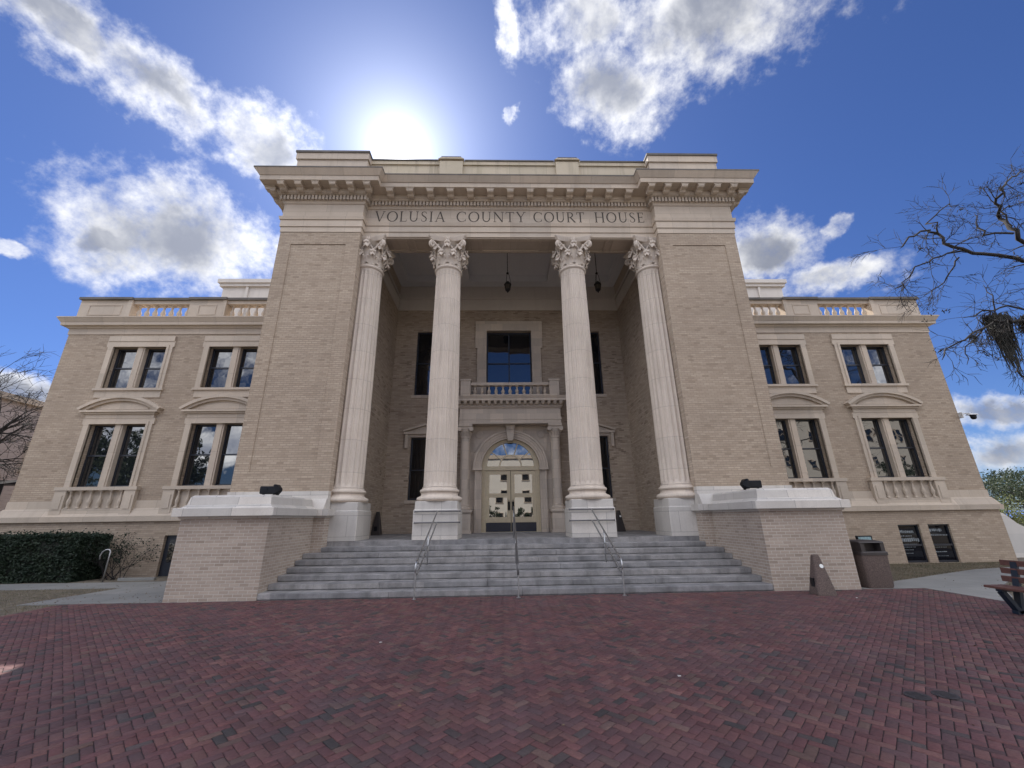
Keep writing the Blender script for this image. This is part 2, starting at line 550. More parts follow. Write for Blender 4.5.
    def mesh(s, name, mat, smooth=False):
        me = bpy.data.meshes.new(name)
        me.from_pydata(s.v, [], s.f)
        bm = bmesh.new()
        bm.from_mesh(me)
        bmesh.ops.recalc_face_normals(bm, faces=bm.faces)
        bm.to_mesh(me)
        bm.free()
        me.materials.append(mat)
        if smooth is True:
            me.polygons.foreach_set('use_smooth', [True] * len(me.polygons))
        elif smooth:
            me.polygons.foreach_set('use_smooth', [True] * len(me.polygons))
            me.set_sharp_from_angle(angle=R(smooth))
        me.update()
        return me

    def build(s, name, mat, parent=None, smooth=False):
        return link(name, s.mesh(name, mat, smooth), parent)


def link(name, me, parent=None):
    o = bpy.data.objects.new(name, me)
    COL.objects.link(o)
    if parent is not None:
        o.parent = parent
        w = parent_world(parent)
        o.location = -w
    return o


def parent_world(o):
    w = Vector((0, 0, 0))
    while o is not None:
        w += Vector(o.location)
        o = o.parent
    return w


def thing(name, label, cat, loc=(0, 0, 0), group=None):
    o = bpy.data.objects.new(name, None)
    o.empty_display_size = 0.3
    o.location = loc
    COL.objects.link(o)
    return tag(o, label, cat, group)


def tag(o, label, cat, group=None, kind=None):
    o['label'] = label
    o['category'] = cat
    if group:
        o['group'] = group
    if kind:
        o['kind'] = kind
    return o


def struct(o):
    o['kind'] = 'structure'
    return o


def mesh_np(name, V, F, mat, cols=None, smooth=False):
    """V (n,3), F (m,4) numpy; cols per vertex (n,3)"""
    me = bpy.data.meshes.new(name)
    n, m = len(V), len(F)
    k = F.shape[1]
    me.vertices.add(n)
    me.vertices.foreach_set('co', V.astype(np.float32).ravel())
    me.loops.add(m * k)
    me.loops.foreach_set('vertex_index', F.astype(np.int32).ravel())
    me.polygons.add(m)
    me.polygons.foreach_set('loop_start', np.arange(0, m * k, k, dtype=np.int32))
    me.update(calc_edges=True)
    if cols is not None:
        a = me.color_attributes.new('Col', 'FLOAT_COLOR', 'POINT')
        c4 = np.ones((n, 4), np.float32)
        c4[:, :3] = cols
        a.data.foreach_set('color', c4.ravel())
    me.materials.append(mat)
    return me


rng = np.random.default_rng(11)


def leaf_cloud(P, size, jitter=0.4, flat=0.0):
    """one random quad at each point of P"""
    n = len(P)
    a = rng.normal(size=(n, 3))
    a[:, 2] *= (1 - flat)
    a /= np.linalg.norm(a, axis=1)[:, None]
    b = np.cross(a, rng.normal(size=(n, 3)))
    b /= np.linalg.norm(b, axis=1)[:, None]
    s = size * (1 + jitter * rng.uniform(-1, 1, n))[:, None]
    a *= s
    b *= s * .6
    V = np.stack([P - a, P + b, P + a, P - b], 1).reshape(-1, 3)
    return V, np.arange(4 * n).reshape(-1, 4)


# ------------------------------------------------------------------ ground
def gz(y):
    return -0.012 - 0.11 * min(1, max(0, y / 6.0))


struct(MB().quad((-900, -900, -0.20), (900, -900, -0.20), (900, 900, -0.20), (-900, 900, -0.20)).build('ground', SOIL))
PX0, PX1 = -10.4, 9.7


def paver_plaza():
    w = 0.086
    x0, x1, y0, y1 = PX0 + .1, PX1, -13.2, 0.0
    cx, cy = 0.0, -6.0
    ax, bx = np.array([1, 1]), np.array([2, -2])
    rngN = 190
    I, J = np.meshgrid(np.arange(-rngN, rngN), np.arange(-rngN, rngN))
    I, J = I.ravel(), J.ravel()
    ox = (I * ax[0] + J * bx[0]).astype(float)
    oy = (I * ax[1] + J * bx[1]).astype(float)
    H = np.stack([ox, oy, ox + 2, oy + 1], 1)
    Vv = np.stack([ox, oy + 1, ox + 1, oy + 3], 1)
    B = np.concatenate([H, Vv]) * w
    c, s_ = math.cos(R(45)), math.sin(R(45))
    mx, my = (B[:, 0] + B[:, 2]) / 2, (B[:, 1] + B[:, 3]) / 2
    wx, wy = cx + c * mx - s_ * my, cy + s_ * mx + c * my
    lim = np.full(len(wx), x1)
    keep = (wx > x0) & (wx < lim) & (wy > y0) & (wy < y1 - .12)
    B, wx, wy = B[keep], wx[keep], wy[keep]
    n = len(B)
    gap = 0.0025 + rng.uniform(0, 0.0022, (n, 1))
    ch = 0.006
    z = rng.normal(0, 0.0012, n)
    tx, ty = rng.normal(0, 0.012, n), rng.normal(0, 0.012, n)
    corn = np.stack([np.stack([B[:, 0], B[:, 1]], 1), np.stack([B[:, 2], B[:, 1]], 1),
                     np.stack([B[:, 2], B[:, 3]], 1), np.stack([B[:, 0], B[:, 3]], 1)], 1)
    mid = corn.mean(1, keepdims=True)
    half = np.abs(corn - mid)
    sg = np.sign(corn - mid)
    rot = np.array([[c, -s_], [s_, c]])
    # slight turn of each paver in its bed
    th = rng.normal(0, 0.008, n)

    def ringpts(inset, dz):
        loc = sg * (half - inset[:, :, None] if hasattr(inset, 'shape') else sg * 0 + sg * (half - inset))
        ct, st = np.cos(th)[:, None], np.sin(th)[:, None]
        lx = loc[:, :, 0] * ct - loc[:, :, 1] * st
        ly = loc[:, :, 0] * st + loc[:, :, 1] * ct
        p = np.stack([lx, ly], -1) + mid
        q = p @ rot.T + np.array([cx, cy])
        zz = z[:, None] + dz + lx * tx[:, None] + ly * ty[:, None]
        return np.concatenate([q, zz[:, :, None]], 2)
    low = ringpts(gap, -0.02)
    midr = ringpts(gap, -0.003)
    top = ringpts(gap + ch, 0.0)
    V = np.stack([low, midr, top], 1).reshape(-1, 3)
    base = np.arange(n)[:, None] * 12
    fs = []
    for a in (0, 4):
        for j in range(4):
            k = (j + 1) % 4
            fs.append(np.stack([base[:, 0] + a + j, base[:, 0] + a + k, base[:, 0] + a + 4 + k, base[:, 0] + a + 4 + j], 1))
    fs.append(np.stack([base[:, 0] + 8 + j for j in range(4)], 1))
    F = np.concatenate(fs)
    pal = np.array([(0.140, 0.066, 0.070), (0.122, 0.059, 0.066), (0.152, 0.079, 0.078), (0.112, 0.062, 0.069),
                    (0.134, 0.086, 0.080), (0.100, 0.058, 0.065), (0.080, 0.064, 0.068), (0.058, 0.052, 0.056)])
    pr = np.array([.25, .22, .16, .14, .07, .09, .04, .03])
    pick = rng.choice(len(pal), n, p=pr)
    colr = pal[pick] * np.array([.93, .88, .80]) * (1 + rng.normal(0, 0.09, (n, 1)))
    cols = np.repeat(np.clip(colr, .02, .4), 12, 0)
    me = mesh_np('brick_plaza', V, F, PAVER, cols)
    o = link('brick_plaza', me)
    struct(o)
    # border courses along the steps and the lawn
    bm = []
    Vs, Fs, Cs = [], [], []

    def one(xa, xb, ya, yb):
        g = .004
        o_ = len(Vs)
        zz = random.gauss(0, .0012)
        for dz, ins in ((-.02, 0), (-.003, 0), (0, .006)):
            Vs.extend([(xa + g + ins, ya + g + ins, zz + dz), (xb - g - ins, ya + g + ins, zz + dz), (xb - g - ins, yb - g - ins, zz + dz), (xa + g + ins, yb - g - ins, zz + dz)])
        for a in (0, 4):
            for j in range(4):
                k = (j + 1) % 4
                Fs.append((o_ + a + j, o_ + a + k, o_ + a + 4 + k, o_ + a + 4 + j))
        Fs.append((o_ + 8, o_ + 9, o_ + 10, o_ + 11))
        cc = np.array([.93, .88, .80]) * pal[rng.choice(len(pal), p=pr)] * (1 + random.gauss(0, .1))
        Cs.extend([tuple(cc)] * 12)
    y = -13.2
    while y < -0.1:
        one(PX0, PX0 + .2, y, y + .1)
        y += .1
    x = PX0 + .2
    while x < PX1 - .05:
        one(x, x + .2, -.11, -.01)
        x += .2
    me = mesh_np('plaza_border', np.array(Vs), np.array(Fs), PAVER, np.array(Cs))
    struct(link('plaza_border', me))


paver_plaza()
struct(MB().quad((PX0, -13.2, -.0085), (PX1, -13.2, -.0085), (PX1, 0.3, -.0085), (PX0, 0.3, -.0085)).build('paver_bed', GROUT))


def slab(name, pts, mat, dz=0.0, thick=0.1):
    """flat sheet whose level follows gz(y)"""
    m = MB()
    n = len(pts)
    top = [(x, y, gz(y) + dz) for x, y in pts]
    bot = [(x, y, gz(y) + dz - thick) for x, y in pts]
    m.loft([bot, top], False, True)
    return struct(m.build(name, mat))


slab('path', [(-11.4, .3), (-11.4, 0.02), (-8.0, 0.02), (-8.0, 5.99), (-11.4, 5.99), (-11.4, 4.25), (-11.4, 2.8)], CONCRETE, 0.012)
slab('path', [(-60, 2.8), (-11.404, 2.8), (-11.404, 4.25), (-60, 4.25)], CONCRETE, 0.008)
slab('path', [(8.0, .02), (9.70, 0.02), (9.70, -1.65), (10.4, -1.2), (11.6, 0.0), (13.4, 1.3), (16, 2.0), (40, 2.2), (40, 4.6), (18, 4.35), (15, 3.6),
              (12.9, 2.6), (11.2, 1.75), (9.9, 1.15), (8.0, 1.0)], CONCRETE, 0.012)
slab('lawn', [(-60, -13.2), (PX0 - .004, -13.2), (PX0 - .004, 0.015), (-11.404, 0.015), (-11.404, 2.795), (-60, 2.795)], SOIL, -0.004)
slab('lawn', [(9.704, -13.2), (60, -13.2), (60, 2.195), (40, 2.195), (16, 1.995), (13.4, 1.295), (11.6, -.005), (10.4, -1.205), (9.704, -1.66)], SOIL, -0.004)
slab('lawn', [(8.0, 1.004), (9.9, 1.154), (11.2, 1.754), (12.9, 2.604), (15, 3.604), (18, 4.354), (40, 4.604), (40, 6.0), (8.0, 6.0)], SOIL, -0.004)
slab('planting_bed', [(-60, 4.254), (-11.404, 4.254), (-11.404, 6.0), (-60, 6.0)], SOIL, -0.006)
struct(MB().quad((-300, -34, -.16), (300, -34, -.16), (300, -16, -.16), (-300, -16, -.16)).build('road', ASPHALT))
struct(MB().box(-300, 300, -16, -13.2, -.19, -0.012).build('pavement', CONCRETE))


def grass_patch(name, n, region, label):
    pts = []
    while len(pts) < n:
        x, y = region()
        pts.append((x, y))
    P = np.array([(x, y, gz(y) - .004) for x, y in pts])
    h = rng.uniform(.015, .05, n)
    d = rng.normal(0, .5, (n, 2))
    wv = rng.normal(size=(n, 2))
    wv /= np.linalg.norm(wv, axis=1)[:, None]
    wv *= .004
    a = P.copy(); a[:, :2] += wv
    b_ = P.copy(); b_[:, :2] -= wv
    t = P.copy(); t[:, :2] += d * h[:, None]; t[:, 2] += h
    V = np.stack([a, b_, t], 1).reshape(-1, 3)
    me = mesh_np(name, V, np.arange(3 * n).reshape(-1, 3), GRASS)
    tag(link(name, me), label, 'grass', kind='stuff')


def reg_left():
    while True:
        x, y = random.uniform(-20, PX0 - .02), random.uniform(-7, 2.75)
        if y < 0 or x < -11.45:
            return x, y


def reg_right():
    while True:
        x, y = random.uniform(9.5, 19.5), random.uniform(1.2, 5.95)
        if y > np.interp(x, [9.9, 11.2, 12.9, 15, 18, 20], [1.2, 1.8, 2.65, 3.65, 4.4, 4.45]):
            return x, y


def reg_bench():
    while True:
        x, y = random.uniform(9.75, 14), random.uniform(-6, 1.2)
        if y < np.interp(x, [9.7, 10.4, 11.6, 13.4, 14], [-1.7, -1.25, -.05, 1.25, 1.3]):
            return x, y


grass_patch('grass', 42000, reg_left, 'thin winter grass on the lawn in front of the hedge')
grass_patch('grass', 30000, reg_right, 'thin grass strip at the foot of the basement windows')
grass_patch('grass', 16000, reg_bench, 'worn grass wedge behind the bench')

# ------------------------------------------------------------------ the courthouse
CH = thing('courthouse', 'tan brick courthouse with four tall fluted columns over wide granite steps', 'courthouse', (0, 9, 0))


def wall_holes(mb, x0, x1, z0, z1, y, holes, depth):
    """wall in plane y facing -y with rectangular openings (hx0,hx1,hz0,hz1) and reveals"""
    xs = sorted({x0, x1, *[h[0] for h in holes], *[h[1] for h in holes]})
    zs = sorted({z0, z1, *[h[2] for h in holes], *[h[3] for h in holes]})
    xs = [x for x in xs if x0 <= x <= x1]
    zs = [z for z in zs if z0 <= z <= z1]
    for i in range(len(xs) - 1):
        for j in range(len(zs) - 1):
            mx, mz = (xs[i] + xs[i + 1]) / 2, (zs[j] + zs[j + 1]) / 2
            if any(h[0] < mx < h[1] and h[2] < mz < h[3] for h in holes):
                continue
            mb.quad((xs[i], y, zs[j]), (xs[i + 1], y, zs[j]), (xs[i + 1], y, zs[j + 1]), (xs[i], y, zs[j + 1]))
    for (a, b, c, d) in holes:
        for (p, q) in (((a, c), (a, d)), ((a, d), (b, d)), ((b, d), (b, c)), ((b, c), (a, c))):
            mb.quad((p[0], y, p[1]), (q[0], y, q[1]), (q[0], y + depth, q[1]), (p[0], y + depth, p[1]))


WY = 6.01      # wing wall plane
PVY = 2.69     # pavilion plane
BY = 8.77      # porch back wall
PXI, PXO = 5.80, 8.84
WX = 19.15
LAND = 1.12
UZ = (7.06, 8.92)
LZ = (3.07, 5.54)
WCX = (11.86, 15.90)
HW = 1.12


def sash(x0, x1, z0, z1, y, parent=CH, split=0.52, glass=None, mull=False, t=0.055, name='window'):
    """dark double-hung sash with two panes"""
    m = MB()
    d = 0.06
    m.box(x0, x0 + t, y, y + d, z0, z1).box(x1 - t, x1, y, y + d, z0, z1)
    m.box(x0 + t, x1 - t, y, y + d, z0, z0 + t * 1.3).box(x0 + t, x1 - t, y, y + d, z1 - t, z1)
    zm = z0 + (z1 - z0) * split
    m.box(x0 + t, x1 - t, y - .015, y + d, zm - .03, zm + .03)
    if mull:
        xm = (x0 + x1) / 2
        m.box(xm - .03, xm + .03, y - .01, y + d, z0 + t, zm - .03).box(xm - .03, xm + .03, y - .01, y + d, zm + .03, z1 - t)
    f = m.build(name, FRAME, parent)
    xsp = [(x0 + t, x1 - t)] if not mull else [(x0 + t, xm - .03), (xm + .03, x1 - t)]
    for (a, b_) in xsp:
        for (c, e, yy) in ((z0 + t, zm - .03, y + .03), (zm + .03, z1 - t, y + .045)):
            tl, tp = random.gauss(0, .0035), random.gauss(0, .0035)
            ha, hc = (b_ - a) / 2, (e - c) / 2
            g = MB().quad((a, yy - tl * ha - tp * hc, c), (b_, yy + tl * ha - tp * hc, c), (b_, yy + tl * ha + tp * hc, e), (a, yy - tl * ha + tp * hc, e))
            g.build('pane', glass or GLASS, f)
    return f


BAL = [(.075, 0), (.075, .035), (.055, .05), (.05, .08), (.075, .15), (.085, .2), (.075, .26), (.045, .34), (.036, .42), (.042, .47), (.06, .49), (.042, .505), (.07, .53), (.07, .56)]


def baluster_mesh(h, r=1.0, n=10):
    k = h / .56
    m = MB().lathe([(a * r, z * k) for a, z in BAL[1:-1]], n)
    m.box(-.078 * r, .078 * r, -.078 * r, .078 * r, 0, .035 * k).box(-.078 * r, .078 * r, -.078 * r, .078 * r, h - .03 * k, h)
    return m.mesh('baluster', STONE, 35)


def place(me, parent, x, y, z, name='baluster'):
    o = bpy.data.objects.new(name, me)
    COL.objects.link(o)
    o.parent = parent
    o.location = Vector((x, y, z)) - parent_world(parent)
    return o


B_ROOF = baluster_mesh(.56)
B_APRON = baluster_mesh(.50, .85)
B_BALC = baluster_mesh(.44, 1.05)


def window_bay(cx):
    """stone surrounds, sashes, arched hood and baluster apron of one bay of a wing"""
    y = WY
    a, b_ = cx - HW, cx + HW
    # upper surround
    m = MB()
    z0, z1 = UZ
    m.box(a - .24, a, y - .06, y + .05, z0, z1).box(b_, b_ + .24, y - .06, y + .05, z0, z1)
    m.box(a - .30, b_ + .30, y - .06, y + .05, z1, z1 + .26)
    m.box(a - .27, b_ + .27, y - .085, y + .05, z1 + .26, z1 + .50)
    m.box(a - .10, a - .002, y - .085, y - .058, z0, z1 + .10).box(b_ + .002, b_ + .10, y - .085, y - .058, z0, z1 + .10)
    m.box(a - .002, b_ + .002, y - .085, y - .058, z1 + .002, z1 + .10)
    m.box(cx - .16, cx + .16, y + .02, y + .25, z0, z1)
    m.box(cx - .10, cx + .10, y - .01, y + .022, z0, z1)
    m.build('window_surround', STONE, CH)
    s = MB().box(a - .30, b_ + .30, y - .11, y + .20, z0 - .10, z0 - .002).box(a - .22, b_ + .22, y - .04, y + .1, z0 - .40, z0 - .102)
    s.build('sill', STONE, CH)
    for (p, q) in ((a, cx - .16), (cx + .16, b_)):
        sash(p, q, z0, z1, y + .20)
    # lower surround
    z0, z1 = LZ
    m = MB()
    m.box(a - .24, a, y - .06, y + .05, z0, z1).box(b_, b_ + .24, y - .06, y + .05, z0, z1)
    m.box(a - .30, b_ + .30, y - .06, y + .05, z1, z1 + .24)
    m.box(a - .10, a - .002, y - .085, y - .058, z0, z1 + .10).box(b_ + .002, b_ + .10, y - .085, y - .058, z0, z1 + .10)
    m.box(a - .002, b_ + .002, y - .085, y - .058, z1 + .002, z1 + .10)
    m.box(cx - .16, cx + .16, y + .02, y + .25, z0, z1)
    m.box(cx - .10, cx + .10, y - .01, y + .022, z0, z1)
    sur = m.build('window_surround', STONE, CH)
    for (p, q) in ((a, cx - .16), (cx + .16, b_)):
        sash(p, q, z0, z1, y + .20, split=.5)
    # segmental hood on a small entablature
    h = MB()
    zb = z1 + .24
    h.box(a - .24, b_ + .24, y - .075, y + .05, zb, zb + .16)
    h.box(a - .30, b_ + .30, y - .14, y + .05, zb + .162, zb + .23)
    h.box(a - .42, b_ + .42, y - .22, y + .05, zb + .232, zb + .31)
    hw = HW + .46
    rise = .52
    zz = zb + .312
    Rr = (hw * hw + rise * rise) / (2 * rise)
    amax = math.asin(hw / Rr)
    N = 20

    def arcpts(r, k=1.0):
        return [(cx + r * math.sin(-amax + 2 * amax * i / N) * k, zz + rise - Rr + r * math.cos(-amax + 2 * amax * i / N)) for i in range(N + 1)]
    top, bot, bot2 = arcpts(Rr + .10), arcpts(Rr - .02), arcpts(Rr - .12)
    for (o_, i_, yy) in ((top, bot, y - .25), (bot, bot2, y - .17)):
        for i in range(N):
            p = [o_[i], o_[i + 1], i_[i + 1], i_[i]]
            p = [(q[0], max(q[1], zz + .001)) for q in p]
            h.loft([[(q[0], yy, q[1]) for q in p], [(q[0], y + .05, q[1]) for q in p]], True, True)
    h.prism_y([(cx - hw + .3, zz), *[(q[0], max(q[1] - .002, zz)) for q in bot2[1:-1]], (cx + hw - .3, zz)], y - .05, y + .02)
    tri = [(cx + (HW - .05) * math.cos(t), zz + .05 + .26 * math.sin(t)) for t in np.linspace(0, math.pi, 15)]
    h.prism_y(tri[::-1], y - .075, y - .052)
    h.build('hood', STONE, sur)
    # sill and baluster apron standing on the water table
    s = MB().box(a - .42, b_ + .42, y - .20, y + .22, z0 - .13, z0 - .002)
    s.build('sill', STONE, sur)
    ap = MB()
    zt, zb2 = z0 - .132, 2.05
    for sx in (-1, 1):
        xx = cx + sx * (HW + .17)
        ap.box(xx - .21, xx + .21, y - .17, y - .02, zb2, zt)
        ap.box(xx - .12, xx + .12, y - .19, y - .168, zb2 + .2, zt - .18)
    ap.box(a - .05, b_ + .05, y - .15, y - .02, zb2, 2.27)
    ap.box(a - .05, b_ + .05, y - .025, y - .005, 2.27, zt)
    apo = ap.build('balustrade', STONE, CH)
    for i in range(6):
        place(B_APRON, apo, a + .18 + (2 * HW - .36) * i / 5, y - .10, 2.272).scale.z = (zt - 2.272) / .5


for sgn in (-1, 1):
    for cx in WCX:
        window_bay(sgn * cx)

for sgn in (-1, 1):
    # brick wing
    m = MB()
    holes = []
    for cx in WCX:
        for z0, z1 in (UZ, LZ):
            holes.append((cx - HW, cx + HW, z0, z1))
    bholes = [(14.98, 15.84, -.11, 1.27), (16.18, 17.04, -.11, 1.27)] if sgn > 0 else [(11.98, 12.94, -.13, 1.28)]
    wall_holes(m, PXO, WX, 2.556, 9.53, WY, holes, .3)
    m.quad((WX, WY, 2.556), (WX, 24, 2.556), (WX, 24, 9.53), (WX, WY, 9.53))
    if sgn < 0:
        m.mirror()
        bh = [(-b_, -a, c, d) for a, b_, c, d in bholes]
    else:
        bh = bholes
    x0, x1 = (PXO, WX) if sgn > 0 else (-WX, -PXO)
    wall_holes(m, x0 - (.12 if sgn < 0 else 0), x1 + (.12 if sgn > 0 else 0), -.35, 1.79, WY - .12, bh, .42)
    xe = sgn * (WX + .12)
    m.quad((xe, WY - .12, -.35), (xe, 24, -.35), (xe, 24, 1.79), (xe, WY - .12, 1.79))
    m.build('brick_wing', BRICK, CH)
    # dark room behind the openings
    # water table: fascia, slope, plain course
    m = MB()
    X0, X1 = sgn * PXO, sgn * WX

    def rect(p):
        return (min(X0, X1 + sgn * p), max(X0, X1 + sgn * p), WY - p, 24 + p)
    m.frustum(rect(.22), rect(.24), 1.792, 1.98)
    m.frustum(rect(.20), rect(.06), 1.982, 2.27)
    m.frustum(rect(.03), rect(.03), 2.272, 2.555)
    m.build('water_table', STONE, CH)
    # frieze and cornice of the wing
    m = MB()
    m.frustum(rect(.03), rect(.03), 9.532, 9.80)
    m.frustum(rect(.08), rect(.12), 9.802, 9.88)
    m.frustum(rect(.24), rect(.25), 9.882, 10.02)
    m.frustum(rect(.26), rect(.36), 10.022, 10.19)
    m.frustum(rect(.37), rect(.37), 10.192, 10.235)
    m.build('cornice', STONE, CH)
    # parapet of solid panels and balustrades
    m = MB()
    zb, zt = 10.236, 11.22
    yq = WY + .02

    def bx(a, b_, y0, y1, z0, z1):
        m.box(sgn * a, sgn * b_, y0, y1, z0, z1)
    for (a, b_) in ((16.85, WX - .02), (12.72, 14.35)):
        bx(a, b_, yq, yq + .42, zb, zt)
        # raised border of the sunk panel
        c0, c1 = a + .42, b_ - .42
        if b_ > 17:
            bx(a - .002, a + .20, yq - .04, yq + .3, zb, zt - .002)
        else:
            bx(a - .002, a + .16, yq - .04, yq + .3, zb, zt - .002)
        bx(c0, c1, yq - .022, yq + .1, zb + .25, zb + .29)
        bx(c0, c1, yq - .022, yq + .1, zt - .27, zt - .23)
        bx(c0, c0 + .04, yq - .022, yq + .1, zb + .292, zt - .272)
        bx(c1 - .04, c1, yq - .022, yq + .1, zb + .292, zt - .272)
    bx(PXO, 12.718, yq + .02, yq + .40, zb, zb + .18)
    bx(14.352, 16.846, yq + .02, yq + .40, zb, zb + .18)
    bx(PXO, 12.718, yq + .03, yq + .39, zt - .17, zt)
    bx(14.352, 16.846, yq + .03, yq + .39, zt - .17, zt)
    # the return of the parapet down the side
    m.box(sgn * (WX - .44), sgn * (WX - .02), yq + .422, 23, zb, zt)
    par = m.build('parapet', STONE, CH)
    m = MB()
    for (a, b_, p) in ((PXO, 12.70, 0), (12.70, 14.37, .06), (14.37, 16.83, 0), (16.83, WX, .06)):
        m.box(sgn * a, sgn * b_, yq - .06 - p, yq + .46 + p, zt + .002, zt + .11)
    m.box(sgn * (WX - .50), sgn * (WX + .04), yq + .525, 23, zt + .002, zt + .11)
    m.build('coping', CAPS, par)
    bh_ = zt - .17 - (zb + .18)
    for (a, b_, n) in ((14.352, 16.846, 7), (9.9, 12.718, 8)):
        for i in range(n):
            o = place(B_ROOF, par, sgn * (a + (b_ - a) * (i + .5) / n), yq + .21, zb + .18)
            o.scale = (1.15, 1.15, bh_ / .56)
    # roof deck of the wing
    MB().box(sgn * PXO, sgn * (WX - .46), yq + .44, 23, 10.0, 10.10).build('roof_deck', CAPS, CH)

# basement openings
for (a, b_) in ((14.98, 15.84), (16.18, 17.04)):
    f = sash(a, b_, -.10, 1.27, WY - .05, t=.05, split=.45, glass=GLASSB)
    if a < 15:
        rows = [(.86, .10, .55, (1,)), (.70, .035, .4, (1,)), (.56, .14, .62, (1,)), (.40, .02, .5, (1,)), (.30, .025, .45, (1,)), (.2, .02, .35, (1,)), (.08, .02, .3, (1,))]
    else:
        rows = [(.90, .11, .5, (1,)), (.72, .05, .62, (1,)), (.28, .015, .5, (1,)), (.12, .04, .42, (1,)), (-.03, .012, .4, (1,))]
    for (zr, hr, wr, _) in rows:
        dm = MB()
        x = a + .09
        xe = x + wr
        while x < xe:
            w_ = random.uniform(.02, .07)
            dm.box(x, x + w_, WY - .035, WY - .031, zr + .15 - hr * random.uniform(.3, .5), zr + .15 + hr * random.uniform(.25, .5))
            x += w_ + random.uniform(.012, .03)
        dm.build('decal', DECAL, f)
dd = MB()
dd.box(-12.94, -11.98, WY + .0, WY + .06, -.13, 1.28)
bd = dd.build('basement_door', FRAME, CH)
MB().box(-12.78, -12.14, WY - .015, WY - .001, .35, 1.12).build('pane', GLASS, bd)
MB().tube([(-12.08, WY - .05, .42), (-12.08, WY - .05, .66)], .018).build('handle', STEEL, bd)

# main block behind the porch and wings
m = MB()
m.box(-PXO, PXO, BY + .35, 24, -.3, 14.2)
m.build('main_block', BRICK, CH)
m = MB()
m.box(-17.6, 17.6, 12, 23, 10.101, 15.55)
m.build('attic', PLASTER, CH)
m = MB()
m.box(-17.75, 17.75, 11.85, 23.1, 15.552, 15.75).box(-17.85, 17.85, 11.75, 23.2, 15.752, 16.0)
for sgn in (-1, 1):
    m.box(sgn * 16.0, sgn * 16.15, 11.9, 11.998, 10.102, 15.55)
m.build('attic_coping', PLASTER, CH)

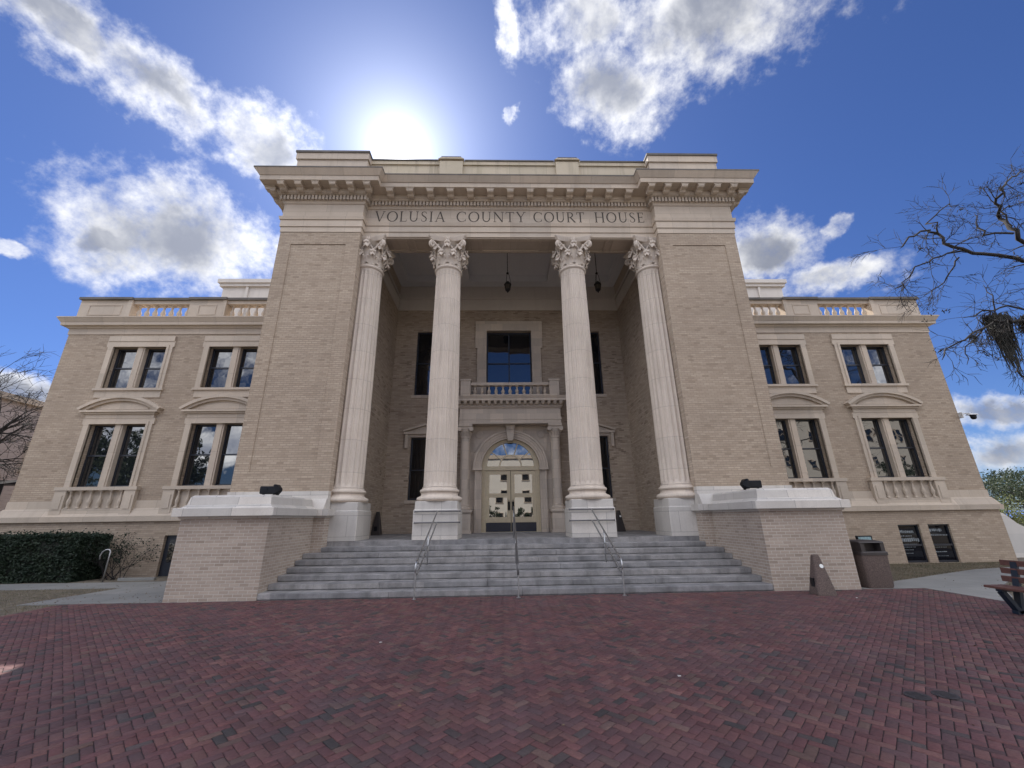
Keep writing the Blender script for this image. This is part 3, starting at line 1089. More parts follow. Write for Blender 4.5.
# ---- pavilions
for sgn in (-1, 1):
    def RX(p, q=0.0, pin=None):
        a, b_ = PXI - (p if pin is None else pin), PXO + p
        x0, x1 = sorted((sgn * a, sgn * b_))
        return (x0, x1, PVY - p, 8.76)
    m = MB()
    # front with a sunk panel
    px0, px1, pz0, pz1 = 6.31, 8.37, 3.2, 11.73
    h = [(px0, px1, pz0, pz1)]
    wall_holes(m, PXI, PXO, 2.60, 12.27, PVY, h, .028)
    m.quad((px0, PVY + .028, pz0), (px1, PVY + .028, pz0), (px1, PVY + .028, pz1), (px0, PVY + .028, pz1))
    m.quad((PXO, PVY, 2.60), (PXO, 9.2, 2.60), (PXO, 9.2, 12.27), (PXO, PVY, 12.27))
    if sgn < 0:
        m.mirror()
    m.build('brick_pavilion', BRICK, CH)
    m = MB()
    m.quad((PXI, PVY, LAND), (PXI, BY, LAND), (PXI, BY, 12.27), (PXI, PVY, 12.27))
    if sgn < 0:
        m.mirror()
    m.build('porch_side_wall', BRICKD, CH)
    # podium
    m = MB()
    # the front lip reaches in behind the steps; further back it stops at the porch side wall
    m.box(*sorted((sgn * 5.72, sgn * (PXO + .02))), 2.45, 2.835, -.3, 1.80)
    m.box(*sorted((sgn * 5.812, sgn * (PXO + .02))), 2.836, 9.1, -.3, 1.80)
    m.build('podium', BRICKL, CH)
    m = MB()
    for xi, ya, yb in ((5.72, None, 2.835), (5.812, 2.836, 9.1)):
        lip = ya is None
        rr = lambda p: (*sorted((sgn * (xi - (p if lip and p > .05 else 0)), sgn * (PXO + .02 + p))), 2.45 - p if lip else ya, yb)
        m.frustum(rr(.04), rr(.06), 1.802, 1.86).frustum(rr(.13), rr(.14), 1.862, 2.05)
        x0, x1 = sorted((sgn * (xi + .04 if lip else xi), sgn * (PXO + .12)))
        m.frustum((x0, x1, 2.36 if lip else ya, yb), (x0, x1, 2.52 if lip else ya, yb), 2.052, 2.36)
        m.box(*sorted((sgn * (PXI - .02 if lip else xi), sgn * (PXO + .03))), PVY - .05 if lip else ya, yb, 2.362, 2.598)
    m.build('podium_coping', WHITE, CH)
    # entablature of the pavilion
    m = MB()
    m.frustum(RX(.02), RX(.02), 12.272, 12.50).frustum(RX(.055), RX(.055), 12.502, 12.80)
    m.frustum(RX(.09), RX(.12), 12.802, 12.93).frustum(RX(.03), RX(.03), 12.932, 13.56)
    m.frustum(RX(.06), RX(.10), 13.562, 13.65).frustum(RX(.12), RX(.12), 13.652, 13.87)
    m.frustum(RX(.22), RX(.26), 13.872, 13.90).frustum(RX(.28), RX(.28), 13.902, 14.10)
    m.frustum(RX(.72), RX(.73), 14.102, 14.30).frustum(RX(.75), RX(.90), 14.302, 14.52)
    ent = m.build('entablature', STONE, CH)
    MB().frustum(RX(.91), RX(.91), 14.522, 14.575).build('cornice_coping', CAPS, CH)
    d_ = MB()
    n = int((PXO - PXI + .3) / .136)
    for i in range(n + 1):
        x = PXI - .15 + i * .136
        d_.box(sgn * x, sgn * (x + .085), PVY - .205, PVY - .118, 13.665, 13.86)
    y = PVY - .12
    for i in range(18):
        for xx in ((PXO + .118, PXO + .205),) + (((PXI - .205, PXI - .118),) if y < 2.95 else ()):
            d_.box(sgn * xx[0], sgn * xx[1], y, y + .085, 13.665, 13.86)
        y += .136
    d_.build('dentil_band', STONE, CH)
    prof = [(-.27, 14.10), (-.68, 14.10), (-.68, 14.01), (-.65, 13.96), (-.59, 13.95), (-.50, 13.945), (-.44, 13.89), (-.36, 13.87), (-.27, 13.89)]
    for i in range(6):
        xc = sgn * (5.53 + i * .652)
        md = MB().prism_x([(PVY + a, z) for a, z in prof], xc - .115, xc + .115)
        md.box(xc - .15, xc + .15, PVY - .69, PVY - .285, 14.055, 14.098).build('modillion', STONE, ent)
    for i in range(5):
        yc = PVY - .3 + i * .652
        poly = [(sgn * (PXO - a), z) for a, z in prof]
        md = MB().loft([[(x, yc - .1, z) for x, z in poly], [(x, yc + .1, z) for x, z in poly]], True, True)
        md.box(*sorted((sgn * (PXO + .69), sgn * (PXO + .285))), yc - .13, yc + .13, 14.055, 14.098).build('modillion', STONE, ent)
    # parapet block over the pavilion
    m = MB()
    a, b_ = sorted((sgn * 5.95, sgn * 8.86))
    m.box(a, b_, 2.92, 8.0, 14.576, 16.08)
    m.box(a - .05, b_ + .05, 2.86, 8.0, 16.082, 16.40)
    m.build('parapet', STONE, CH)
    MB().box(a - .08, b_ + .08, 2.82, 8.0, 16.402, 16.50).build('parapet_coping', CAPS, CH)

# ---- central entablature between the pavilions
CY = 3.00


def tier(m, p, z0, z1, p2=None):
    p2 = p if p2 is None else p2
    m.frustum((-PXI, PXI, CY - p, 4.02), (-PXI, PXI, CY - p2, 4.02), z0, z1)


m = MB()
tier(m, .0, 12.312, 12.52)
tier(m, .035, 12.522, 12.78)
tier(m, .07, 12.782, 12.92, .11)
tier(m, .01, 12.922, 13.60)
tier(m, .04, 13.602, 13.68, .09)
tier(m, .10, 13.682, 13.885)
tier(m, .20, 13.887, 13.95, .25)
tier(m, .27, 13.952, 14.10)
tier(m, .71, 14.103, 14.30)
tier(m, .74, 14.303, 14.515, .89)
ent = m.build('entablature', STONE, CH)
mm = MB()
mm.frustum((-PXI + .92, PXI - .92, CY - .9, 4.02), (-PXI + .92, PXI - .92, CY - .9, 4.02), 14.518, 14.57)
mm.build('cornice_coping', CAPS, CH)
d_ = MB()
x = -PXI + .25
while x < PXI - .3:
    d_.box(x, x + .085, CY - .185, CY - .098, 13.70, 13.875)
    x += .136
d_.build('dentil_band', STONE, CH)
prof = [(-.26, 14.10), (-.67, 14.10), (-.67, 14.01), (-.64, 13.96), (-.58, 13.95), (-.49, 13.945), (-.43, 13.90), (-.35, 13.89), (-.26, 13.91)]
for i in range(-6, 7):
    xc = i * .79
    md = MB().prism_x([(CY + a, z) for a, z in prof], xc - .125, xc + .125)
    md.box(xc - .16, xc + .16, CY - .68, CY - .275, 14.055, 14.1).build('modillion', STONE, ent)
# soffit panels under the architrave
m = MB()
m.box(-PXI, PXI, 3.05, 3.16, 12.27, 12.311).box(-PXI, PXI, 3.84, 3.98, 12.27, 12.311)
for x in (-4.2, -3.9, -1.2, 1.2, 3.9, 4.2):
    m.box(x - .05, x + .05, 3.162, 3.838, 12.275, 12.311)
m.build('soffit', STONE, CH)
# parapet above the centre
m = MB()
m.box(-5.9, 5.9, 3.26, 3.7, 14.576, 16.18)
m.box(-5.9, 5.9, 3.20, 3.76, 16.182, 16.36)
for sgn in (-1, 1):
    a, b_ = sorted((sgn * 2.0, sgn * 2.98))
    m.box(a, b_, 3.12, 3.8, 14.577, 16.30)
    m.frustum((a - .06, b_ + .06, 3.06, 3.84), (a + .06, b_ - .06, 3.06, 3.84), 16.365, 16.45)
m.build('parapet', stonemat('lichen_stone', (0.54, 0.465, 0.36), (0.48, 0.42, 0.31), bw=1.6, rh=3, streak=.7), CH)
m = MB()
m.box(-1.93, 1.93, 3.16, 3.8, 16.364, 16.42)
for sgn in (-1, 1):
    m.box(sgn * 3.05, sgn * 5.86, 3.16, 3.8, 16.364, 16.42)
    m.box(sgn * 2.07, sgn * 2.91, 3.05, 3.85, 16.452, 16.475)
m.build('parapet_coping', CAPS, CH)
# roof above the porch
MB().box(-PXO, PXO, 3.72, 12, 14.22, 14.34).build('roof_deck', CAPS, CH)

# ---- carved inscription
def arc(cx, cz, rx, rz, a0, a1, n=22):
    return [(cx + rx * math.cos(R(a0 + (a1 - a0) * i / n)), cz + rz * math.sin(R(a0 + (a1 - a0) * i / n))) for i in range(n + 1)]


TK, TN, SF = .125, .06, .05
LET = {  # width, strokes (path, width)
    'V': (.92, [([(.10, 1), (.46, 0)], TK), ([(.82, 1), (.46, 0)], TN), ([(0, .985), (.22, .985)], SF), ([(.70, .985), (.94, .985)], SF)]),
    'O': (1.02, [(arc(.51, .5, .44, .49, 0, 360, 30), [.06 + .07 * abs(math.cos(R(12 * i))) for i in range(31)])]),
    'L': (.66, [([(.14, 0), (.14, 1)], TK), ([(.02, .985), (.28, .985)], SF), ([(.02, .03), (.62, .03)], TN), ([(.60, .0), (.63, .2)], SF)]),
    'U': (.92, [([(.16, 1), (.16, .36)] + arc(.46, .36, .30, .33, 180, 360, 14) + [(.76, .36), (.76, 1)], [TK] * 2 + [.1] * 15 + [TN] * 2), ([(.02, .985), (.30, .985)], SF), ([(.64, .985), (.9, .985)], SF)]),
    'S': (.62, [([(.53, .80), (.50, .90), (.40, .97), (.28, .98), (.15, .92), (.10, .78), (.16, .64), (.30, .53), (.44, .43), (.53, .30), (.50, .13), (.38, .03), (.25, .02), (.12, .08), (.08, .22)],
                 [.05, .05, .05, .06, .08, .09, .11, .13, .12, .1, .09, .06, .05, .05, .05])]),
    'I': (.36, [([(.18, 0), (.18, 1)], TK), ([(.04, .985), (.32, .985)], SF), ([(.04, .015), (.32, .015)], SF)]),
    'A': (.94, [([(.12, 0), (.47, 1)], TN), ([(.82, 0), (.47, 1)], TK), ([(.24, .34), (.70, .34)], TN), ([(0, .015), (.24, .015)], SF), ([(.70, .015), (.96, .015)], SF)]),
    'C': (.92, [(arc(.51, .5, .43, .49, 42, 318, 24), [.05 + .085 * max(0, -math.cos(R(42 + 276 * i / 24))) for i in range(25)]), ([(.83, .72), (.83, .95)], SF), ([(.83, .06), (.83, .26)], SF)]),
    'N': (.98, [([(.14, 0), (.14, 1)], TN), ([(.84, 0), (.84, 1)], TN), ([(.12, 1), (.84, 0)], TK), ([(0, .985), (.2, .985)], SF), ([(.02, .015), (.28, .015)], SF), ([(.70, .985), (.98, .985)], SF)]),
    'T': (.78, [([(.39, 0), (.39, 1)], TK), ([(.02, .97), (.76, .97)], TN), ([(.04, 1), (.02, .78)], SF), ([(.74, 1), (.76, .78)], SF), ([(.24, .015), (.54, .015)], SF)]),
    'Y': (.88, [([(.10, 1), (.44, .45)], TK), ([(.78, 1), (.44, .45)], TN), ([(.44, 0), (.44, .48)], TK), ([(0, .985), (.24, .985)], SF), ([(.66, .985), (.9, .985)], SF), ([(.28, .015), (.60, .015)], SF)]),
    'R': (.84, [([(.16, 0), (.16, 1)], TK), ([(.02, .97), (.36, .97)] + arc(.36, .735, .25, .235, 90, -90, 14) + [(.16, .5)], [TN, TN] + [.05 + .07 * math.sin(R(180 * i / 14)) for i in range(15)] + [TN]), ([(.36, .5), (.82, .0)], TK), ([(.02, .015), (.32, .015)], SF), ([(.70, .015), (.92, .015)], SF)]),
    'H': (1.0, [([(.16, 0), (.16, 1)], TK), ([(.84, 0), (.84, 1)], TK), ([(.16, .52), (.84, .52)], TN)] + [([(x - .14, z), (x + .14, z)], SF) for x in (.16, .84) for z in (.015, .985)]),
    'E': (.70, [([(.16, 0), (.16, 1)], TK), ([(.02, .97), (.60, .97)], TN), ([(.16, .52), (.5, .52)], TN), ([(.02, .03), (.64, .03)], TN), ([(.60, 1), (.60, .8)], SF), ([(.63, 0), (.66, .2)], SF), ([(.5, .42), (.5, .62)], SF)]),
}


def inscription():
    for word, x0, x1 in (('VOLUSIA', -5.42, -2.62), ('COUNTY', -2.17, .62), ('COURT', .93, 3.0), ('HOUSE', 3.42, 5.45)):
        gap = .17
        tot = sum(LET[c][0] for c in word) + gap * (len(word) - 1)
        sx = (x1 - x0) / tot
        H, zb = .49, 13.03
        x = x0
        m = MB()
        k = 0
        for c in word:
            w_, st = LET[c]
            for path, wd in st:
                k += 1
                p = [(x + a * sx, zb + z * H) for a, z in path]
                ww = [q * .42 for q in wd] if isinstance(wd, list) else wd * .42
                m.ribbon(p, ww, CY - .0135 - .0002 * (k % 7), CY + .02)
            x += (w_ + gap) * sx
        m.build('inscription', INK, CH)


inscription()

# ---- columns
ZN = 10.93


def shaft_mesh():
    NF, PER = 20, 8
    n = NF * PER
    zs = [2.72, 2.745, 2.80, 2.86, 4.0, 5.2, 6.4, 7.6, 8.8, 9.9, 10.76, 10.83, 10.88, ZN]
    rings = []
    for i, z in enumerate(zs):
        t = (z - 2.72) / (ZN - 2.72)
        r = .545 - .07 * (t ** 1.8)
        if z < 2.74: r += .035
        if z > 10.90: r += .012
        dep = 0 if z < 2.79 or z > 10.85 else .052
        if abs(z - 2.80) < .01 or abs(z - 10.83) < .01: dep = .012
        ring = []
        for j in range(n):
            ph = (j % PER) / PER
            fl = 0 if ph < .13 else math.sin(math.pi * (ph - .125) / .875)
            rr = r - dep * max(0, fl) ** .6
            a = 2 * math.pi * j / n
            ring.append((rr * math.cos(a), rr * math.sin(a), z))
        rings.append(ring)
    return MB().loft(rings, True, True).mesh('column', SHAFT, 28)


def base_mesh():
    prof = [(.74, 2.265), (.74, 2.272)]
    for i in range(9):
        a = -math.pi / 2 + math.pi * i / 8
        prof.append((.675 + .07 * math.cos(a), 2.345 + .07 * math.sin(a)))
    prof += [(.665, 2.425), (.625, 2.44), (.60, 2.48), (.60, 2.51), (.62, 2.535)]
    for i in range(9):
        a = -math.pi / 2 + math.pi * i / 8
        prof.append((.595 + .055 * math.cos(a), 2.60 + .055 * math.sin(a)))
    prof += [(.585, 2.665), (.585, 2.70), (.56, 2.72)]
    return MB().lathe(prof, 48).mesh('base', SHAFT, 50)


def pedestal_mesh():
    h = .70
    m = MB().bbox(-h, h, -h, h, LAND, 1.98, .012)
    m.frustum((-h, h, -h, h), (-h + .03, h - .03, -h + .03, h - .03), 1.9805, 2.02)
    m.bbox(-h + .035, h - .035, -h + .035, h - .035, 2.0205, 2.264, .012)
    return m.mesh('pedestal', WHITE)


def leaf(m, ang, r0, z0, h, w, curl, seg=7):
    """one acanthus leaf rising against the bell and curling outward at its tip"""
    ca, sa = math.cos(ang), math.sin(ang)
    rows = []
    for i in range(seg + 1):
        t = i / seg
        if t < .72:
            r, z = r0 + .035 + .09 * t, z0 + h * t / .8
        else:
            q = (t - .72) / .28
            a = q * math.pi * .95
            r = r0 + .10 + curl * (1 - math.cos(a)) * .5
            z = z0 + h * .9 + curl * .55 * math.sin(a) - q * q * curl * .5
        ww = w * (math.sin(math.pi * min(1, .25 + t * .62)) ** .8) * (1 + .16 * (-1) ** i)
        row = []
        for k, off in ((-1, -.02), (-.5, .012), (0, .035), (.5, .012), (1, -.02)):
            rr = r + off
            lx = k * ww / 2
            row.append((rr * ca - lx * sa, rr * sa + lx * ca, z - abs(k) * .035))
        rows.append(row)
    # rolled lip at the tip, and two side lobes
    lr, lz = r0 + .09 + curl * .80, z0 + h * .9 + curl * .30
    m.tube([(lr * ca - q * w * sa, lr * sa + q * w * ca, lz - abs(q) * .09) for q in (-.34, -.2, 0, .2, .34)], [.018, .04, .05, .04, .018], 7)
    for sd in (-1, 1):
        m.tube([((r0 + .12) * ca - sd * w * .40 * sa, (r0 + .12) * sa + sd * w * .40 * ca, z0 + h * .40), ((r0 + .19) * ca - sd * w * .50 * sa, (r0 + .19) * sa + sd * w * .50 * ca, z0 + h * .62), ((r0 + .22) * ca - sd * w * .46 * sa, (r0 + .22) * sa + sd * w * .46 * ca, z0 + h * .56)], [.02, .034, .012], 6)
    n = len(rows[0])
    o = len(m.v)
    for thick in (0, 1):
        for row in rows:
            for p in row:
                d = math.hypot(p[0], p[1])
                f = (d - .03 * thick) / d
                m.v.append((p[0] * f, p[1] * f, p[2] - .012 * thick))
    L = len(rows) * n
    for i in range(len(rows) - 1):
        for j in range(n - 1):
            a = o + i * n + j
            m.f.append((a, a + 1, a + n + 1, a + n))
            m.f.append((a + L, a + n + L, a + n + 1 + L, a + 1 + L))
    for i in range(len(rows) - 1):
        for j in (0, n - 1):
            a = o + i * n + j
            m.f.append((a, a + n, a + n + L, a + L))
    a = o + (len(rows) - 1) * n
    for j in range(n - 1):
        m.f.append((a + j, a + j + 1, a + j + 1 + L, a + j + L))


def capital_mesh():
    z0, z1 = 11.25, 12.27
    m = MB()
    # astragal and bell
    prof = [(.485, z0), (.53, z0 + .02), (.545, z0 + .05), (.53, z0 + .08), (.49, z0 + .095), (.49, z0 + .115), (.505, z0 + .13), (.49, z0 + .145),
            (.41, z0 + .16), (.37, z0 + .40), (.38, z0 + .64), (.46, z0 + .80), (.60, z0 + .885)]
    m.lathe(prof, 40)
    for i in range(8):
        leaf(m, math.pi / 8 + i * math.pi / 4, .43, z0 + .15, .34, .31, .20)
    for i in range(8):
        leaf(m, i * math.pi / 4, .43, z0 + .20, .58, .33, .25)
    # corner volutes on stalks, and the two small helices of each face
    for i in range(4):
        a = math.pi / 4 + i * math.pi / 2
        ca, sa = math.cos(a), math.sin(a)
        for side in (-1, 1):
            px, py = -sa * side, ca * side
            pts, rad = [], []
            for t in np.linspace(0, 1, 7):
                r = .50 + .33 * t * t
                pts.append((r * ca + px * (.26 * (1 - t) ** 1.3 + .03), r * sa + py * (.26 * (1 - t) ** 1.3 + .03), z0 + .48 + .37 * t))
                rad.append(.035 + .012 * t)
            cz, cr = z0 + .755, .85
            for t in np.linspace(0, 1, 16)[1:]:
                th = math.pi * .55 - t * math.pi * 3.1
                q = .105 * (1 - .72 * t)
                rr = cr + q * math.cos(th)
                pts.append((rr * ca + px * .03, rr * sa + py * .03, cz + q * math.sin(th)))
                rad.append(.043 * (1 - .45 * t))
            m.tube(pts, rad, 6)
        a = i * math.pi / 2
        ca, sa = math.cos(a), math.sin(a)
        for side in (-1, 1):
            pts, rad = [], []
            for t in np.linspace(0, 1, 6):
                pts.append(((.53 + .03 * t) * ca - sa * side * (.24 * (1 - t) + .07), (.53 + .03 * t) * sa + ca * side * (.24 * (1 - t) + .07), z0 + .50 + .29 * t))
                rad.append(.03)
            for t in np.linspace(0, 1, 10)[1:]:
                th = math.pi * .5 + t * math.pi * 2.4
                q = .06 * (1 - .7 * t)
                pts.append((.565 * ca - sa * side * (.075 + q * math.cos(th)), .565 * sa + ca * side * (.075 + q * math.cos(th)), z0 + .735 + q * math.sin(th)))
                rad.append(.026 * (1 - .4 * t))
            m.tube(pts, rad, 6)
    # abacus with hollowed sides and a rosette on each face
    def aba(k, z):
        ring = []
        N = 10
        for i in range(4):
            a0 = -math.pi / 4 + i * math.pi / 2
            p = Vector((math.cos(a0), math.sin(a0))) * 1.07 * k
            q = Vector((math.cos(a0 + math.pi / 2), math.sin(a0 + math.pi / 2))) * 1.07 * k
            nrm = (p + q).normalized()
            tdir = (q - p).normalized()
            p2, q2 = p + tdir * .07, q - tdir * .07
            for j in range(N + 1):
                t = j / N
                c_ = p2.lerp(q2, t) - nrm * .16 * k * math.sin(math.pi * t) ** .9
                ring.append((c_.x, c_.y, z))
        return ring
    m.loft([aba(.86, z0 + .885), aba(.92, z0 + .92), aba(.93, z0 + .95), aba(.98, z0 + .975), aba(1.0, z1)], True, True)
    for i in range(4):
        a = i * math.pi / 2
        c = Vector((math.cos(a), math.sin(a), 0)) * .60 + Vector((0, 0, z0 + .935))
        t = Vector((-math.sin(a), math.cos(a), 0))
        nn = Vector((math.cos(a), math.sin(a), 0))
        rings = []
        for rr, off in ((.10, -.06), (.10, .0), (.07, .03), (.045, .02), (.02, .045)):
            rings.append([c + nn * off + (t * math.cos(2 * math.pi * j / 12) + Vector((0, 0, 1)) * math.sin(2 * math.pi * j / 12)) * rr * (1 + .18 * (-1) ** j) for j in range(12)])
        m.loft(rings, True, True)
    m.v = [(x, y, ZN + (z - 11.25) * (12.27 - ZN) / 1.02) for x, y, z in m.v]
    return m.mesh('capital', SHAFT, 40)


SHM, BSM, PDM, CPM = shaft_mesh(), base_mesh(), pedestal_mesh(), capital_mesh()
COLX = (-5.58, -2.47, 2.47, 5.58)
for x in COLX:
    sh = place(SHM, CH, x, 3.52, 0, 'column')
    for me, nm in ((BSM, 'base'), (PDM, 'pedestal'), (CPM, 'capital')):
        place(me, sh, x, 3.52, 0, nm)

# ---- porch
m = MB()
SWX = 4.05
sw = .67
holes = [(-1.15, 1.15, 7.10, 10.94), (-1.40, 1.40, LAND, 5.45)]
for sgn in (-1, 1):
    cx = sgn * SWX
    holes += [(cx - sw, cx + sw, 7.50, 10.95), (cx - sw, cx + sw, 2.54, 5.42)]
wall_holes(m, -PXI, PXI, LAND, 12.16, BY, holes, .34)
m.build('porch_back_wall', BRICKD, CH)
m = MB()
m.box(-PXI, PXI, BY - .06, BY + .3, 12.162, 12.80).box(-PXI, PXI, BY - .14, BY + .3, 12.802, 12.90)
m.box(-PXI, PXI, BY - .02, BY + .3, 12.902, 13.78)
for sgn in (-1, 1):
    m.box(sgn * (PXI - .06), sgn * (PXI + .2), 4.022, BY - .142, 12.162, 12.80).box(sgn * (PXI - .14), sgn * (PXI + .2), 4.022, BY - .142, 12.802, 12.90)
    m.box(sgn * (PXI - .02), sgn * (PXI + .2), 4.022, BY - .022, 12.902, 13.78)
m.build('porch_frieze', PLASTER, CH)
m = MB()
m.box(-PXI - .1, PXI + .1, 4.022, BY + .3, 13.98, 14.21)
for x in (-2.47, 2.47):
    m.box(x - .42, x + .42, 4.352, BY - .552, 13.59, 13.979)
m.box(-PXI, PXI, BY - .55, BY - .021, 13.60, 13.979)
m.box(-PXI, PXI, 4.023, 4.35, 13.60, 13.978)
for sgn in (-1, 1):
    m.box(sgn * (PXI - .5), sgn * (PXI - .021), 4.351, BY - .551, 13.60, 13.978)
m.build('porch_ceiling', CEIL, CH)
MB().box(-PXI, PXI, 2.83, BY + .34, .9, LAND - .001).build('porch_floor', GRANITE, CH)

# centre window over the balcony
sash(-1.15, 1.15, 7.10, 10.94, BY + .16, mull=True, split=.55, t=.07)
MB().quad((-1.05, BY + .185, 10.0), (1.05, BY + .185, 10.0), (1.05, BY + .185, 10.85), (-1.05, BY + .185, 10.85))
m = MB()
m.box(-1.62, -1.15, BY - .10, BY + .05, 7.05, 9.98).box(1.15, 1.62, BY - .10, BY + .05, 7.05, 9.98)
m.box(-1.72, -1.15, BY - .10, BY + .05, 9.982, 10.94).box(1.15, 1.72, BY - .10, BY + .05, 9.982, 10.94)
m.box(-1.72, 1.72, BY - .10, BY + .05, 10.942, 11.50)
m.box(-1.30, -1.152, BY - .125, BY - .098, 7.05, 11.08).box(1.152, 1.30, BY - .125, BY - .098, 7.05, 11.08).box(-1.151, 1.151, BY - .125, BY - .098, 10.944, 11.08)
m.build('window_surround', STONEP, CH)
# side windows
for sgn in (-1, 1):
    cx = sgn * SWX
    sash(cx - sw, cx + sw, 7.50, 10.95, BY + .14, t=.07, split=.5)
    sash(cx - sw, cx + sw, 2.54, 5.42, BY + .14, t=.07, split=.47)
    m = MB().box(cx - sw - .1, cx + sw + .1, BY - .07, BY + .15, 7.36, 7.499)
    m.box(cx - sw - .1, cx + sw + .1, BY - .07, BY + .15, 2.40, 2.539)
    m.build('sill', STONEP, CH)
    m = MB()
    z = 5.55
    m.box(cx - sw - .30, cx + sw + .30, BY - .16, BY + .04, z, z + .12)
    m.box(cx - sw - .08, cx + sw + .08, BY - .06, BY + .04, 5.42, z - .002)
    for s2 in (-1, 1):
        xx = cx + s2 * (sw + .17)
        m.box(xx - .07, xx + .07, BY - .13, BY + .04, 4.9, z - .002)
        m.prism_y([(cx + s2 * (sw + .34), z + .122), (cx + s2 * (sw + .34), z + .20), (cx, z + .52), (cx, z + .42)], BY - .18, BY + .04)
    m.prism_y([(cx - sw - .2, z + .122), (cx + sw + .2, z + .122), (cx, z + .41)], BY - .05, BY + .02)
    m.build('pediment', STONEP, CH)

# doorway: arch panel, archivolt, keystone, engaged columns, entablature, balcony
AY = 8.30
m = MB()
N = 28
RI, RO_, SPZ = 1.32, 1.62, 3.90
XO, ZO = 2.3, 5.82
arcp = [(RI * math.cos(math.pi * i / N), SPZ + RI * math.sin(math.pi * i / N)) for i in range(N + 1)]
out = []
for i in range(N + 1):
    a = math.pi * i / N
    dx, dz = math.cos(a), math.sin(a)
    t = min(XO / abs(dx) if abs(dx) > 1e-6 else 1e9, (ZO - SPZ) / dz if dz > 1e-6 else 1e9)
    out.append((dx * t, SPZ + dz * t))
for i in range(N):
    a, b_, c, d = arcp[i], arcp[i + 1], out[i + 1], out[i]
    m.quad((a[0], AY, a[1]), (b_[0], AY, b_[1]), (c[0], AY, c[1]), (d[0], AY, d[1]))
    m.quad((a[0], AY, a[1]), (b_[0], AY, b_[1]), (b_[0], AY + .3, b_[1]), (a[0], AY + .3, a[1]))
    if abs(c[0]) < XO and abs(d[0]) < XO:
        pass
# corner fillers of the panel
for sgn in (-1, 1):
    cands = [p for p in out if (p[0] * sgn) > 0]
    side = max((p for p in cands if abs(abs(p[0]) - XO) < 1e-6), key=lambda p: p[1])
    topp = max((p for p in cands if abs(p[1] - ZO) < 1e-6), key=lambda p: abs(p[0]))
    m.add([(side[0], AY, side[1]), (sgn * XO, AY, ZO), (topp[0], AY, topp[1])], [(0, 1, 2)])
    m.quad((sgn * RI, AY, LAND), (sgn * XO, AY, LAND), (sgn * XO, AY, SPZ), (sgn * RI, AY, SPZ))
    m.quad((sgn * RI, AY, LAND), (sgn * RI, AY + .3, LAND), (sgn * RI, AY + .3, SPZ), (sgn * RI, AY, SPZ))
    m.box(sgn * (XO - .05), sgn * XO, AY + .001, BY, LAND, ZO)
m.quad((-XO, AY, ZO), (XO, AY, ZO), (XO, BY, ZO), (-XO, BY, ZO))
DW = m.build('doorway', STONEP, CH)
m = MB()
for (ra, rb, yy) in ((RI + .002, RI + .10, AY - .05), (RI + .10, RI + .20, AY - .10), (RI + .20, RO_, AY - .14), (RO_, RO_ + .08, AY - .20)):
    for i in range(N):
        a0, a1 = math.pi * i / N, math.pi * (i + 1) / N
        P = [(ra * math.cos(a0), SPZ + ra * math.sin(a0)), (rb * math.cos(a0), SPZ + rb * math.sin(a0)), (rb * math.cos(a1), SPZ + rb * math.sin(a1)), (ra * math.cos(a1), SPZ + ra * math.sin(a1))]
        m.loft([[(x, yy, z) for x, z in P], [(x, AY + .02, z) for x, z in P]], True, True)
for sgn in (-1, 1):
    m.box(sgn * (RI + .002), sgn * (RI + .10), AY - .05, AY + .02, LAND, SPZ - .12).box(sgn * (RI + .10), sgn * (RI + .20), AY - .10, AY + .02, LAND, SPZ - .12).box(sgn * (RI + .20), sgn * RO_, AY - .14, AY + .02, LAND, SPZ - .12)
    m.box(sgn * (RI - .03), sgn * (RO_ + .1), AY - .21, AY + .02, SPZ - .118, SPZ - .002)
m.build('archivolt', STONEP, DW)
m = MB()
m.prism_y([(-.12, 5.10), (.12, 5.10), (.20, 5.80), (-.20, 5.80)], AY - .27, AY + .01)
m.prism_y([(-.15, 5.62), (.15, 5.62), (.23, 5.81), (-.23, 5.81)], AY - .31, AY - .272)
m.build('keystone', STONEP, DW)
# spandrel mouldings
m = MB()
for sgn in (-1, 1):
    pts = [(sgn * x, z) for x, z in ((1.70, 4.62), (1.70, 5.66), (.62, 5.66))]
    m.ribbon(pts, .045, AY - .03, AY + .005)
    am = [(sgn * (RO_ + .17) * math.cos(R(t)), SPZ + (RO_ + .17) * math.sin(R(t))) for t in np.linspace(24, 70, 10)]
    m.ribbon(am, .045, AY - .03, AY + .005)
    m.lathe([(.001, 0), (.16, .01), (.19, .03), (.14, .05)], 16)
    k = len(m.v) - 64
    for i in range(k, len(m.v)):
        x, y, z = m.v[i]
        m.v[i] = (sgn * 1.44 + x, AY - z, 5.42 + y)
m.build('spandrel', STONEP, DW)
